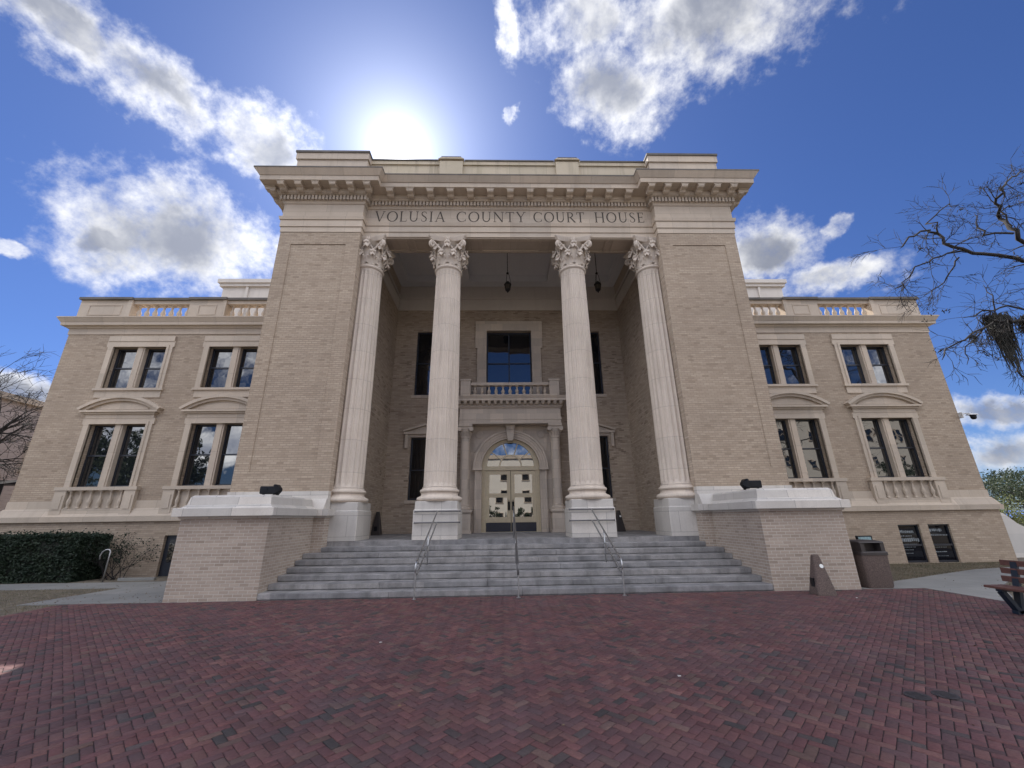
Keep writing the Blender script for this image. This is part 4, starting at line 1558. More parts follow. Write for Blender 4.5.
# engaged columns
for sgn in (-1, 1):
    cx, cy = sgn * 2.04, 7.93
    prof = [(.30, 2.06), (.30, 2.10), (.31, 2.13), (.30, 2.17), (.255, 2.19), (.245, 2.22), (.265, 2.25), (.22, 2.28), (.215, 2.6), (.20, 5.16), (.225, 5.18), (.225, 5.22), (.20, 5.24)]
    c = MB().lathe(prof, 28, (cx, cy)).build('engaged_column', STONEP, CH, 40)
    k = MB().lathe([(.20, 5.24), (.20, 5.34), (.25, 5.52), (.28, 5.60)], 28, (cx, cy)).box(cx - .31, cx + .31, cy - .31, cy + .31, 5.70, 5.818)
    for s2 in (-1, 1):
        k.tube([(cx + s2 * .26, cy - .30, 5.58), (cx + s2 * .26, cy + .2, 5.58)], .10, 14)
    k.box(cx - .26, cx + .26, cy - .26, cy + .26, 5.60, 5.699)
    for i in range(14):
        a = 2 * math.pi * i / 14
        k.tube([(cx + .205 * math.cos(a), cy + .205 * math.sin(a), 5.26), (cx + .25 * math.cos(a), cy + .25 * math.sin(a), 5.44), (cx + .285 * math.cos(a), cy + .285 * math.sin(a), 5.47)], .03, 5)
    k.build('capital', STONEP, c, 40)
    p = MB().box(cx - .34, cx + .34, cy - .34, AY + .1, LAND, 1.24).box(cx - .30, cx + .30, cy - .30, AY + .1, 1.242, 1.90)
    p.frustum((cx - .30, cx + .30, cy - .30, AY + .1), (cx - .36, cx + .36, cy - .36, AY + .1), 1.902, 1.98).box(cx - .36, cx + .36, cy - .36, AY + .1, 1.982, 2.058)
    p.box(cx - .19, cx + .19, cy - .322, cy - .298, 1.34, 1.80)
    p.build('pedestal', STONEP, c)
# entablature and balcony slab
m = MB()
m.box(-2.33, 2.33, 7.70, BY, 5.822, 6.0).box(-2.35, 2.35, 7.68, BY, 6.002, 6.13)
m.box(-2.32, 2.32, 7.71, BY, 6.132, 6.54)
m.frustum((-2.34, 2.34, 7.69, BY), (-2.40, 2.40, 7.63, BY), 6.542, 6.60)
m.box(-2.40, 2.40, 7.63, BY, 6.602, 6.80)
m.box(-2.58, 2.58, 7.36, BY, 6.83, 6.92).frustum((-2.58, 2.58, 7.36, BY), (-2.66, 2.66, 7.28, BY), 6.922, 7.04)
for i in range(18):
    x = -2.33 + 4.66 * i / 17
    m.prism_x([(7.629, 6.66), (7.629, 6.829), (7.40, 6.829), (7.40, 6.79), (7.47, 6.70)], x - .07, x + .07)
    if i < 17:
        m.box(x + .10, x + .17, 7.60, 7.629, 6.61, 6.70)
bal = m.build('balcony', STONEP, CH)
m = MB()
m.box(-1.80, 1.80, 7.42, 7.62, 7.042, 7.13).box(-1.80, 1.80, 7.40, 7.64, 7.57, 7.70)
for sgn in (-1, 1):
    m.box(sgn * 1.82, sgn * 2.27, 7.36, 7.70, 7.042, 7.78).box(sgn * 1.79, sgn * 2.30, 7.33, 7.73, 7.782, 7.86)
    m.box(sgn * 1.91, sgn * 2.18, 7.345, 7.362, 7.16, 7.66)
    m.box(sgn * 1.9, sgn * 2.18, 7.702, BY, 7.042, 7.66)
m.build('railing', STONEP, bal)
for i in range(11):
    place(B_BALC, bal, -1.62 + 3.24 * i / 10, 7.52, 7.131)

# door and fanlight
DY = 8.46
m = MB()
GR = 1.08
for i in range(N):
    a0, a1 = math.pi * i / N, math.pi * (i + 1) / N
    P = [(GR * math.cos(a0), 3.99 + GR * math.sin(a0)), ((RI - .002) * math.cos(a0), SPZ + (RI - .002) * math.sin(a0)), ((RI - .002) * math.cos(a1), SPZ + (RI - .002) * math.sin(a1)), (GR * math.cos(a1), 3.99 + GR * math.sin(a1))]
    m.loft([[(x, DY, z) for x, z in P], [(x, DY + .12, z) for x, z in P]], True, True)
for sgn in (-1, 1):
    m.box(sgn * 1.14, sgn * (RI - .002), DY, DY + .12, LAND, SPZ - .001)
    m.box(sgn * 1.25, sgn * (RI - .003), DY - .05, DY - .001, LAND, SPZ)
m.box(-RI + .01, RI - .01, DY - .03, DY + .12, 3.80, 3.985)
DF = m.build('door_frame', BRONZE, CH)
m = MB()
for a in (36, 72, 108, 144):
    ca, sa = math.cos(R(a)), math.sin(R(a))
    m.ribbon([(.50 * ca, 3.99 + .50 * sa), (1.09 * ca, 3.99 + 1.09 * sa)], .06, DY + .03, DY + .07)
m.ribbon(arc(0, 3.99, .5, .5, 0, 180, 20), .065, DY + .025, DY + .075)
fl = m.build('fanlight', BRONZE, CH)
m = MB()
m.add([(GR * math.cos(math.pi * i / 24), DY + .055, 3.985 + GR * math.sin(math.pi * i / 24)) for i in range(25)], [tuple(range(25))])
m.build('pane', GLASSD, fl)
for sgn in (-1, 1):
    m = MB()
    a, b_ = .012, 1.135
    z0, z1 = LAND + .01, 3.79
    st = .16
    zk, zl, zu = LAND + .42, 2.60, 2.78
    y0, y1 = DY + .02, DY + .08
    m.box(sgn * a, sgn * (a + st), y0, y1, z0, z1).box(sgn * (b_ - st), sgn * b_, y0, y1, z0, z1)
    m.box(sgn * (a + st), sgn * (b_ - st), y0, y1, zk, zk + .22).box(sgn * (a + st), sgn * (b_ - st), y0, y1, zl, zu).box(sgn * (a + st), sgn * (b_ - st), y0, y1, z1 - .17, z1)
    m.box(sgn * (a + st), sgn * (b_ - st), y0 + .01, y1, z0, zk)
    dr = m.build('door', BRONZE, CH)
    for (c, d) in ((zk + .22, zl), (zu, z1 - .17)):
        t = random.gauss(0, .003)
        MB().quad((sgn * (a + st), y0 + .03 - t, c), (sgn * (b_ - st), y0 + .03 + t, c), (sgn * (b_ - st), y0 + .032 + t, d), (sgn * (a + st), y0 + .032 - t, d)).build('pane', GLASSD, dr)
    MB().box(sgn * (a + .01), sgn * (b_ - .02), y0 - .006, y0 + .009, z0 + .02, zk - .01).build('kick_plate', DARKPANEL, dr)
    MB().box(sgn * (a + .03), sgn * (a + .13), y0 - .012, y0 - .001, 2.05, 2.42).tube([(sgn * (a + .08), y0 - .05, 2.02), (sgn * (a + .08), y0 - .05, 2.5)], .014, 8).build('handle', BLACK, dr)
MB().box(-1.3, 1.3, AY - .02, DY + .1, LAND - .0005, LAND + .012).build('threshold', STEEL, CH)
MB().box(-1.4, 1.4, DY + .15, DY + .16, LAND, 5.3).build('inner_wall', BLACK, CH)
# ---- granite steps
TR, RS = .4035, .14
for k in range(8):
    y0 = k * TR
    m = MB()
    x1 = 6.04 if k < 6 else 5.71
    yb = (k + 1) * TR + .02 if k < 7 else 2.829
    ys = yb + (.0 if k == 7 else .25)
    z1 = (k + 1) * RS
    prof = [(y0 + .035, z1 - RS - (.05 if k == 0 else .02)), (y0 + .035, z1 - RS + .018), (y0 + .004, z1 - RS + .024), (y0, z1 - .010), (y0 + .010, z1), (min(ys, 2.83), z1), (min(ys, 2.83), z1 - RS - .02)]
    # individual stones butt end to end
    xs = [-x1]
    nst = 4 + (k % 2)
    for i in range(1, nst):
        xs.append(-x1 + 2 * x1 * i / nst + random.uniform(-.6, .6))
    xs.append(x1)
    for i in range(nst):
        dy, dz = random.uniform(-.004, .004), random.uniform(-.003, .0)
        m.prism_x([(y + dy, z + dz - .0004 * k) for y, z in prof], xs[i] + .004, xs[i + 1] - .004)
    m.build('step', GRANITE, CH)

# ---- cheek walls either side of the steps
for sgn in (-1, 1):
    a, b_ = sorted((sgn * 6.05, sgn * 8.16))
    m = MB().box(a, b_, 0.0, 2.449, -.3, 1.80)
    cw = m.build('cheek_wall', BRICKL, CH)
    m = MB()
    m.frustum((a - .03, b_ + .03, -.03, 2.37), (a - .05, b_ + .05, -.05, 2.37), 1.802, 1.858)
    m.bbox(a - .15, b_ + .15, -.15, 2.305, 1.86, 2.055, .012)
    m.frustum((a - .05, b_ + .05, -.05, 2.38), (a + .04, b_ - .04, .04, 2.38), 2.056, 2.13)
    m.frustum((a + .04, b_ - .04, .04, 2.38), (a + .07, b_ - .07, .07, 2.38), 2.131, 2.31)
    m.frustum((a + .07, b_ - .07, .07, 2.38), (a + .12, b_ - .12, .12, 2.38), 2.311, 2.36)
    m.build('coping', WHITE, cw)

# ------------------------------------------------------------------ handrails
def side_rail(sgn, label):
    x = sgn * 2.40
    t = thing('stair_handrail', label, 'handrail', (x, -.22, 0), 'stair handrails')
    zt = lambda y: .80 + (y + .1) * (1.95 - .80) / 2.82
    dr = .33
    pts = [(x, 2.74, zt(2.74)), (x, .2, zt(.2)), (x, -.08, zt(-.08) - .01)]
    # loop at the foot joining upper and lower pipes
    zc = zt(-.1) - .165
    for a in np.linspace(90, 270, 11)[1:-1]:
        pts.append((x, -.10 + .165 * math.cos(R(a)) * .95, zc + .165 * math.sin(R(a))))
    pts += [(x, -.08, zt(-.08) - dr), (x, .2, zt(.2) - dr), (x, 2.74, zt(2.74) - dr)]
    MB().tube(pts, .021, 10).build('rail', STEEL, t, True)
    MB().tube([(x, -.235, -.01), (x, -.235, zc)], .019, 10).lathe([(.05, 0.001), (.05, .012), (.02, .02)], 14, (x, -.235)).build('post', STEEL, t, 40)
    MB().tube([(x, 1.30, .56), (x, 1.30, zt(1.30))], .019, 10).build('post', STEEL, t, True)
    for z in (1.95, 1.62):
        m = MB().tube([(x - .69, 2.745, z), (x + .69, 2.745, z)], .022, 10)
        for s2 in (-1, 1):
            m.tube([(x + s2 * .66, 2.745, z), (x + s2 * .66, 2.825, z)], .014, 8).tube([(x + s2 * .69, 2.745, z), (x + s2 * .712, 2.745, z)], .034, 10)
        m.build('wall_rail', DSTEEL, t, 40)
    return t


side_rail(-1, 'looped steel handrail rising to the pedestal left of the door')
side_rail(1, 'looped steel handrail rising to the pedestal right of the door')
t = thing('stair_handrail', 'single steel handrail up the middle of the steps to the door', 'handrail', (-.03, -.22, 0), 'stair handrails')
zt = lambda y: .74 + (y + .1) * (2.0 - .74) / 2.95
x = -.03
pts = [(x, 3.15, 2.06), (x, 2.9, 2.03), (x, 2.75, zt(2.75)), (x, 0, zt(0)), (x, -.12, zt(-.12))]
for a in np.linspace(90, 270, 11)[1:-1]:
    pts.append((x, -.14 + .15 * math.cos(R(a)), zt(-.12) - .15 + .15 * math.sin(R(a))))
pts += [(x, -.12, zt(-.12) - .30), (x, 0, zt(0) - .3), (x, 2.75, zt(2.75) - .3), (x, 3.15, 1.74)]
MB().tube(pts, .021, 10).build('rail', DSTEEL, t, True)
MB().tube([(x, -.25, -.01), (x, -.25, .62)], .019, 10).lathe([(.05, 0.001), (.05, .012), (.02, .02)], 14, (x, -.25)).build('post', STEEL, t, 40)
for yy, zb in ((1.35, .56), (3.15, LAND)):
    MB().tube([(x, yy, zb), (x, yy, 2.06 if yy > 3 else zt(yy))], .019, 10).build('post', STEEL, t, True)

# ------------------------------------------------------------------ floodlights on the copings
def flood(x, y, z, sgn, label):
    t = thing('floodlight', label, 'floodlight', (x, y, z), 'floodlights on the stair walls')
    m = MB()
    # box housing tilted up at the pavilion, deep fins at the back
    rr = lambda hy, h0, h1, xx, c=.03: [(xx, -hy + c, h0), (xx, hy - c, h0), (xx, hy, h0 + c), (xx, hy, h1 - c), (xx, hy - c, h1), (xx, -hy + c, h1), (xx, -hy, h1 - c), (xx, -hy, h0 + c)]
    sec = [(-.28, .11, .06, .28), (.12, .11, .06, .28), (.135, .145, .035, .33), (.18, .145, .035, .33), (.30, .07, .12, .23)]
    body = MB().loft([rr(hy, h0, h1, xx * sgn) for xx, hy, h0, h1 in sec], True, True)
    body.xf(lambda p: Vector((p.x * .86, p.y, p.z * .9)) + Vector((x, y, z)))
    body.build('housing', BLACK, t)
    br = MB().box(-.2, -.17, -.03, .03, 0.001, .1).box(.17, .2, -.03, .03, 0.001, .1).box(-.22, .22, -.05, .05, 0.0, .012)
    br.xf(lambda p: p + Vector((x, y, z))).build('bracket', BLACK, t)
    MB().box(-.16, -.05, -.121, -.112, .13, .22).xf(lambda p: p + Vector((x, y, z))).build('nameplate', BLACK, t)


flood(-6.55, .80, 2.361, 1, 'black floodlight on the white coping of the left stair wall')
flood(6.44, .80, 2.361, -1, 'black floodlight on the white coping of the right stair wall')

# ------------------------------------------------------------------ hanging lanterns
def lantern(x, y, label, ztop=13.98, zb=11.58):
    t = thing('hanging_lantern', label, 'lantern', (x, y, ztop), 'porch lanterns')
    m = MB().tube([(x, y, ztop), (x, y, zb + 1.05)], .014, 6).lathe([(.02, ztop - .08), (.09, ztop - .05), (.09, ztop - .001)], 12, (x, y))
    z = ztop - .1
    while z > zb + 1.1:
        m.lathe([(.012, z - .03), (.026, z), (.012, z + .03)], 6, (x, y))
        z -= .085
    for a in range(3):
        ca, sa = math.cos(2.1 * a), math.sin(2.1 * a)
        m.tube([(x, y, zb + 1.08), (x + .07 * ca, y + .07 * sa, zb + .95), (x + .15 * ca, y + .15 * sa, zb + .48)], .011, 5)
    m.lathe([(.02, zb + 1.0), (.07, zb + 1.05), (.02, zb + 1.12)], 10, (x, y))
    m.build('chain', IRON, t)
    c = MB().lathe([(.04, zb + .62), (.10, zb + .58), (.20, zb + .48), (.22, zb + .46), (.22, zb + .42), (.19, zb + .40)], 8, (x, y))
    for i in range(8):
        a = math.pi / 4 * i
        c.tube([(x + .19 * math.cos(a), y + .19 * math.sin(a), zb + .41), (x + .14 * math.cos(a), y + .14 * math.sin(a), zb + .16)], .014, 5)
    slim = lambda p: Vector((x + (p.x - x) * .78, y + (p.y - y) * .78, p.z))
    c.lathe([(.15, zb + .19), (.16, zb + .16), (.10, zb + .10), (.04, zb + .06), (.03, zb + .03), (.008, zb)], 8, (x, y))
    c.xf(slim).build('cage', IRON, t)
    MB().lathe([(.175, zb + .40), (.13, zb + .18)], 8, (x, y)).xf(slim).build('glass', LANTERN, t)


lantern(-.08, 6.0, 'iron lantern on a chain in the middle bay above the balcony window')
lantern(4.12, 6.0, 'iron lantern on a chain between the third and fourth columns')

# ------------------------------------------------------------------ ash urns (stone cones)
def urn(x, y, z, label, h=.84, w=.27, mat=AGG, stick=True, sc=1.0, rot=0.0):
    t = thing('ash_receptacle', label, 'ash bin', (x, y, z), 'pyramid ash receptacles')
    c, s_ = math.cos(rot), math.sin(rot)
    T = lambda p: Vector((x + p.x * c - p.y * s_, y + p.x * s_ + p.y * c, z + p.z))

    def sq(hw, zz, ch=.03):
        return [(hw - ch, -hw, zz), (hw, -hw + ch, zz), (hw, hw - ch, zz), (hw - ch, hw, zz), (-hw + ch, hw, zz), (-hw, hw - ch, zz), (-hw, -hw + ch, zz), (-hw + ch, -hw, zz)]
    m = MB().loft([sq(w, 0.002), sq(w * 1.0, .03), sq(w * .34, h - .03, .02), sq(w * .28, h, .02)], True, True)
    m.xf(T).build('body', mat, t)
    # the dark ash opening, a framed slot on the front, and a round notice
    zz = .26
    yf = -(w * (1 - .66 * (zz / h))) - .004
    o = MB().box(-.07, .07, yf - .016, yf + .05, .16, .34)
    o.xf(T).build('ash_slot', BLACK, t)
    if stick:
        zs = h * .72
        ys = -(w * (1 - .66 * ((zs - .03) / (h - .06)))) - .004
        d = MB().add([(.035 + .042 * math.cos(2 * math.pi * i / 16), ys - .008 + .042 * math.sin(2 * math.pi * i / 16) * .22, zs + .042 * math.sin(2 * math.pi * i / 16)) for i in range(16)], [tuple(range(16))])
        d.xf(lambda p: T(Vector((-p.y, p.x, p.z)))).build('notice', STICKER, t)


urn(6.80, -.56, 0.0, 'speckled concrete pyramid ash bin on the bricks before the right stair wall', w=.20, h=.83, rot=-1.72)
urn(-5.63, 7.6, LAND, 'dark pyramid ash bin on the porch behind the leftmost column', mat=AGGD, stick=False, h=.92, w=.2)
urn(4.55, 7.55, LAND, 'dark pyramid ash bin on the porch beside the third column', mat=AGGD, h=.85, w=.2, rot=-1.5)

# ------------------------------------------------------------------ litter bin
t = thing('litter_bin', 'brown exposed aggregate litter bin with dark hooded lid', 'litter bin', (8.72, .30, 0))
x0, x1, y0, y1 = 8.40, 9.06, .02, .66


def rring(x0, x1, y0, y1, z, c=.055):
    pts = []
    for cx, cy, a0 in ((x1 - c, y0 + c, -90), (x1 - c, y1 - c, 0), (x0 + c, y1 - c, 90), (x0 + c, y0 + c, 180)):
        for a in (0, 30, 60, 90):
            pts.append((cx + c * math.cos(R(a0 + a)), cy + c * math.sin(R(a0 + a)), z))
    return pts


e = .04
m = MB().loft([rring(x0 + e, x1 - e, y0 + e, y1 - e, gz(.3) + .01), rring(x0 + .02, x1 - .02, y0 + .02, y1 - .02, .05), rring(x0, x1, y0, y1, .70), rring(x0 - .005, x1 + .005, y0 - .005, y1 + .005, .735)], True, True)
m.build('body', AGG, t, 40)
m = MB().loft([rring(x0 - .015, x1 + .015, y0 - .015, y1 + .015, .737), rring(x0 - .015, x1 + .015, y0 - .015, y1 + .015, .80), rring(x0, x1, y0, y1, .82)], True, True)
m.box(x0 + .03, x0 + .13, y0 + .02, y1 - .02, .821, 1.02).box(x1 - .13, x1 - .03, y0 + .02, y1 - .02, .821, 1.02).box(x0 + .131, x1 - .131, y1 - .1, y1 - .02, .821, 1.02)
m.box(x0 + .131, x1 - .131, y0 + .22, y0 + .24, .821, 1.02)
m.loft([rring(x0 + .01, x1 - .01, y0, y1, 1.021), rring(x0 + .02, x1 - .02, y0 + .01, y1 - .01, 1.05), rring(x0 + .12, x1 - .12, y0 + .1, y1 - .1, 1.075)], True, True)
m.build('lid', AGGD, t, 30)
# pale recycling container standing behind it
t = thing('recycling_container', 'pale grey recycling container half hidden behind the litter bin', 'recycling bin', (9.3, .95, 0))
MB().frustum((9.02, 9.42, .82, 1.18), (8.98, 9.46, .78, 1.22), gz(1), .80).build('body', plain('pale_grey_plastic', (0.36, 0.35, 0.33), .6), t)
m = MB().bbox(8.97, 9.47, .77, 1.23, .802, .86, .02).box(9.02, 9.06, .80, .84, .861, 1.12).box(9.38, 9.44, .80, .84, .861, 1.12).box(9.02, 9.44, .80, .84, 1.121, 1.15)
m.build('lid', BLACK, t)
MB().box(9.06, 9.40, .79, .80, .90, 1.12).build('notice', plain('pale_teal_notice', (0.20, 0.30, 0.32), .5, var=.5, nsc=25), t)

# ------------------------------------------------------------------ bench
t = thing('park_bench', 'park bench with brown slats and dark blue steel end frames', 'bench', (8.75, -3.4, 0))
ya, yb = -4.30, -2.48
for i, (xx, w_) in enumerate(((8.44, .12), (8.57, .12), (8.70, .12))):
    MB().bbox(xx, xx + .118, ya, yb, .405, .445, .008).build('seat_slat', WOOD, t)
for i, (zz, xx) in enumerate(((.50, 8.83), (.635, 8.865), (.77, 8.90))):
    m = MB().bbox(xx, xx + .035, ya, yb, zz, zz + .095, .006)
    m.build('back_slat', WOOD, t)
for yy in (yb - .22, ya + .22):
    m = MB()
    def bar(p, q, w_=.05, th=.05):
        p, q = Vector((p[0], 0, p[1])), Vector((q[0], 0, q[1]))
        d = (q - p).normalized()
        n_ = Vector((-d.z, 0, d.x)) * w_ / 2
        m.prism_y([((p + n_).x, (p + n_).z), ((q + n_).x, (q + n_).z), ((q - n_).x, (q - n_).z), ((p - n_).x, (p - n_).z)], yy - th, yy + th)
    bar((8.46, .385), (8.80, .385), .04)
    bar((8.50, .36), (8.70, .02), .07)
    bar((8.80, .36), (8.72, .02), .06)
    bar((8.62, .03), (8.86, .03), .05)
    bar((8.80, .36), (8.925, .85), .045)
    m.build('end_frame', NAVY, t)

# ------------------------------------------------------------------ security camera
t = thing('security_camera', 'small security camera on an arm at the wing corner', 'security camera', (WX + .01, 5.95, 5.62))
m = MB().box(WX + .001, WX + .04, 5.86, 6.0 + .08, 5.50, 5.74).tube([(WX + .03, 5.95, 5.66), (WX + .20, 5.93, 5.70), (WX + .52, 5.90, 5.68)], [.035, .03, .03], 8)
m.frustum((WX + .28, WX + .68, 5.80, 6.0), (WX + .34, WX + .60, 5.84, 5.96), 5.62, 5.68)
m.build('arm', plain('pale_grey_paint', (0.55, 0.55, 0.55), .5), t)
MB().lathe([(.001, 5.43), (.05, 5.435), (.085, 5.47), (.10, 5.53), (.10, 5.585), (.115, 5.59), (.115, 5.618), (.001, 5.618)], 18, (WX + .50, 5.90)).build('dome', BLACK, t, 40)

# ------------------------------------------------------------------ covers and litter on the bricks
for i, (cx, cy, lab) in enumerate(((3.70, -5.87, 'left of two small dark round covers set in the bricks'), (3.99, -5.865, 'right of two small dark round covers set in the bricks'))):
    t = thing('utility_cover', lab, 'utility cover', (cx, cy, 0.002), 'round utility covers')
    MB().lathe([(.105, 0.001), (.105, .008), (.092, .009)], 24, (cx, cy)).build('rim', COVER, t)
    m = MB().lathe([(.001, .0095), (.088, .0095)], 24, (cx, cy), False)
    for j in range(-3, 4):
        m.box(cx - .06, cx + .06, cy + j * .022 - .005, cy + j * .022 + .005, .0097, .0125)
    m.build('plate', COVER, t)
for i, (cx, cy, lab) in enumerate(((7.18, -1.02, 'white paper scrap on the bricks right of the ash bin'), (-2.2, -3.6, 'white paper scrap on the bricks below the steps'), (1.6, -5.2, 'white paper scrap on the bricks nearest the viewer'))):
    m = MB().quad((cx - .018, cy - .012, .006), (cx + .017, cy - .014, .009), (cx + .02, cy + .012, .007), (cx - .016, cy + .013, .012))
    m.loft([[(p[0], p[1], p[2] - .003) for p in m.v], list(m.v)], True, True)
    tag(m.build('paper_scrap', LITTER), lab, 'litter', 'paper scraps on the bricks')

def dry_leaves():
    pts = []
    for _ in range(900):
        f = random.random()
        if f < .45:
            x, y = random.uniform(-18, -10.4), random.uniform(-3, 4.3)
        elif f < .7:
            x, y = random.uniform(9.8, 17), random.uniform(-2, 5.7)
        elif f < .85:
            x, y = random.uniform(-11.3, -8.3), random.gauss(.4, .9)
        else:
            x, y = random.uniform(-9.5, 9.5), -abs(random.gauss(0, 2.6)) - .02
        z = (gz(y) + .016) if abs(x) > 9.6 or y > 0 else .006
        if abs(x) < 8.3 and y > -.02:
            continue
        pts.append((x, y, z))
    P = np.array(pts)
    V, F = leaf_cloud(P, .016, .5, .85)
    link('fallen_leaves', mesh_np('fallen_leaves', V, F, plain('dry_leaf', (0.16, 0.11, 0.065), .9, var=.5, nsc=30)))
    tag(bpy.data.objects['fallen_leaves'], 'small dry leaves scattered over lawn and paving', 'leaf litter', kind='stuff')


dry_leaves()

# ------------------------------------------------------------------ left side: hedge, shrub, small rail
def hedge():
    t = thing('clipped_hedge', 'long dark clipped hedge along the foot of the left wing', 'hedge', (-17.5, 5.0, gz(5)))
    xa, xb, y0, y1, z1 = -24.0, -14.62, 4.45, 5.65, 1.36
    g0 = gz(5)
    N = 34000
    P = []
    for _ in range(N):
        f = random.random()
        if f < .55:
            P.append((random.uniform(xa, xb), y0 + abs(random.gauss(0, .05)), random.uniform(g0, z1)))
        elif f < .85:
            P.append((random.uniform(xa, xb), random.uniform(y0, y1), z1 - abs(random.gauss(0, .05)) + (.12 * random.random() if random.random() < .07 else 0)))
        else:
            P.append((xb - abs(random.gauss(0, .05)), random.uniform(y0, y1), random.uniform(g0, z1)))
    P = np.array(P)
    P[:, 1] -= .05 * np.sin(P[:, 0] * 3.1) * np.sin(P[:, 2] * 5) + .06 * np.sin(P[:, 0] * 1.3)
    P[:, 2] += .035 * np.sin(P[:, 0] * 2.3) + .02 * np.sin(P[:, 0] * 7)
    tuft = np.array([(cx + random.gauss(0, .07), random.uniform(y0, y1), z1 + random.random() ** 2 * h_) for cx, h_ in [(random.uniform(xa, xb), random.uniform(.05, .22)) for _ in range(70)] for _ in range(14)])
    P = np.concatenate([P, tuft])
    P = P[np.sin(P[:, 0] * 8.1 + np.sin(P[:, 2] * 6) * 2) * np.sin(P[:, 2] * 9.7 + P[:, 0]) < .86]
    V, F = leaf_cloud(P, .042)
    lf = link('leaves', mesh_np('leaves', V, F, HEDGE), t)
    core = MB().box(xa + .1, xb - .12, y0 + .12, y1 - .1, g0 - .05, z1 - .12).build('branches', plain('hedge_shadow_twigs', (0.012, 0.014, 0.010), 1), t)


hedge()


def twig_tree(m, p, d, ln, r, depth, spread=.6, droop=0.0, up=0.0, minr=.004, out=None):
    """recursive bare branching"""
    p = Vector(p)
    d = Vector(d).normalized()
    pts, rad = [p.copy()], [r]
    n = 4 if depth > 1 else 3
    kids = []
    for i in range(n):
        j = Vector((random.gauss(0, .16), random.gauss(0, .16), random.gauss(0, .13) + up - droop))
        d = (d + j).normalized()
        p = p + d * ln / n
        pts.append(p.copy())
        rad.append(r * (1 - .5 * (i + 1) / n))
        if depth > 0 and i >= 1 - (depth > 2):
            kids.append((p.copy(), d.copy(), rad[-1]))
    m.tube(pts, rad, 6 if r > .04 else (4 if r > .012 else 3), False)
    if out is not None and depth == 0:
        out.append(pts[-1])
    for (q, dd, rr) in kids:
        for _ in range(random.choice((1, 2, 2)) if depth < 3 else 1):
            a = Vector((random.gauss(0, 1), random.gauss(0, 1), random.gauss(0, .8)))
            a = (a - dd * a.dot(dd)).normalized()
            nd = (dd * (1 - spread * .5) + a * spread * random.uniform(.6, 1.2)).normalized()
            twig_tree(m, q, nd, ln * random.uniform(.5, .72), max(rr * .62, minr), depth - 1, spread, droop, up, minr, out)


# leggy shrub between hedge and path
t = thing('leggy_shrub', 'thin leggy shrub between the hedge and the basement door', 'shrub', (-13.75, 5.1, gz(5)))
m = MB()
tips = []
random.seed(21)
for i in range(10):
    twig_tree(m, (-13.75 + random.gauss(0, .16), 5.1 + random.gauss(0, .1), gz(5)), (random.gauss(.1, .5), random.gauss(0, .25), 1), .80, .016, 2, .7, 0, .05, .004, tips)
m.build('stems', BARK, t)
P = np.array([tuple(p) for p in tips])
P = np.concatenate([P + rng.normal(0, .07, P.shape) for _ in range(7)])
P = P[rng.random(len(P)) < min(1, 1500 / len(P))]
V, F = leaf_cloud(P, .03)
link('leaves', mesh_np('leaves', V, F, HEDGE), t)

t = thing('path_handrail', 'short curved steel handrail beside the hedge end', 'handrail', (-13.46, 4.4, gz(4.4)))
zb = gz(4.4)
x = -13.46
MB().tube([(x, 4.4, zb), (x, 4.4, .84), (x - .05, 4.4, .90), (x - .15, 4.4, .90), (x - .25, 4.4, .84), (x - .30, 4.4, .72), (x - .28, 4.4, .60)], .02, 8).build('rail', STEEL, t, True)
# low kerb stones by the shrub
tag(MB().bbox(-13.3, -12.1, 4.75, 4.88, gz(4.6) - .05, -.02, .01).build('kerb_stone', CONCRETE), 'low concrete kerb stone below the leggy shrub', 'kerb')

# ------------------------------------------------------------------ trees
random.seed(5)


def rough_trunk(m, pts, rad, n=10):
    m.tube(pts, rad, n, True)


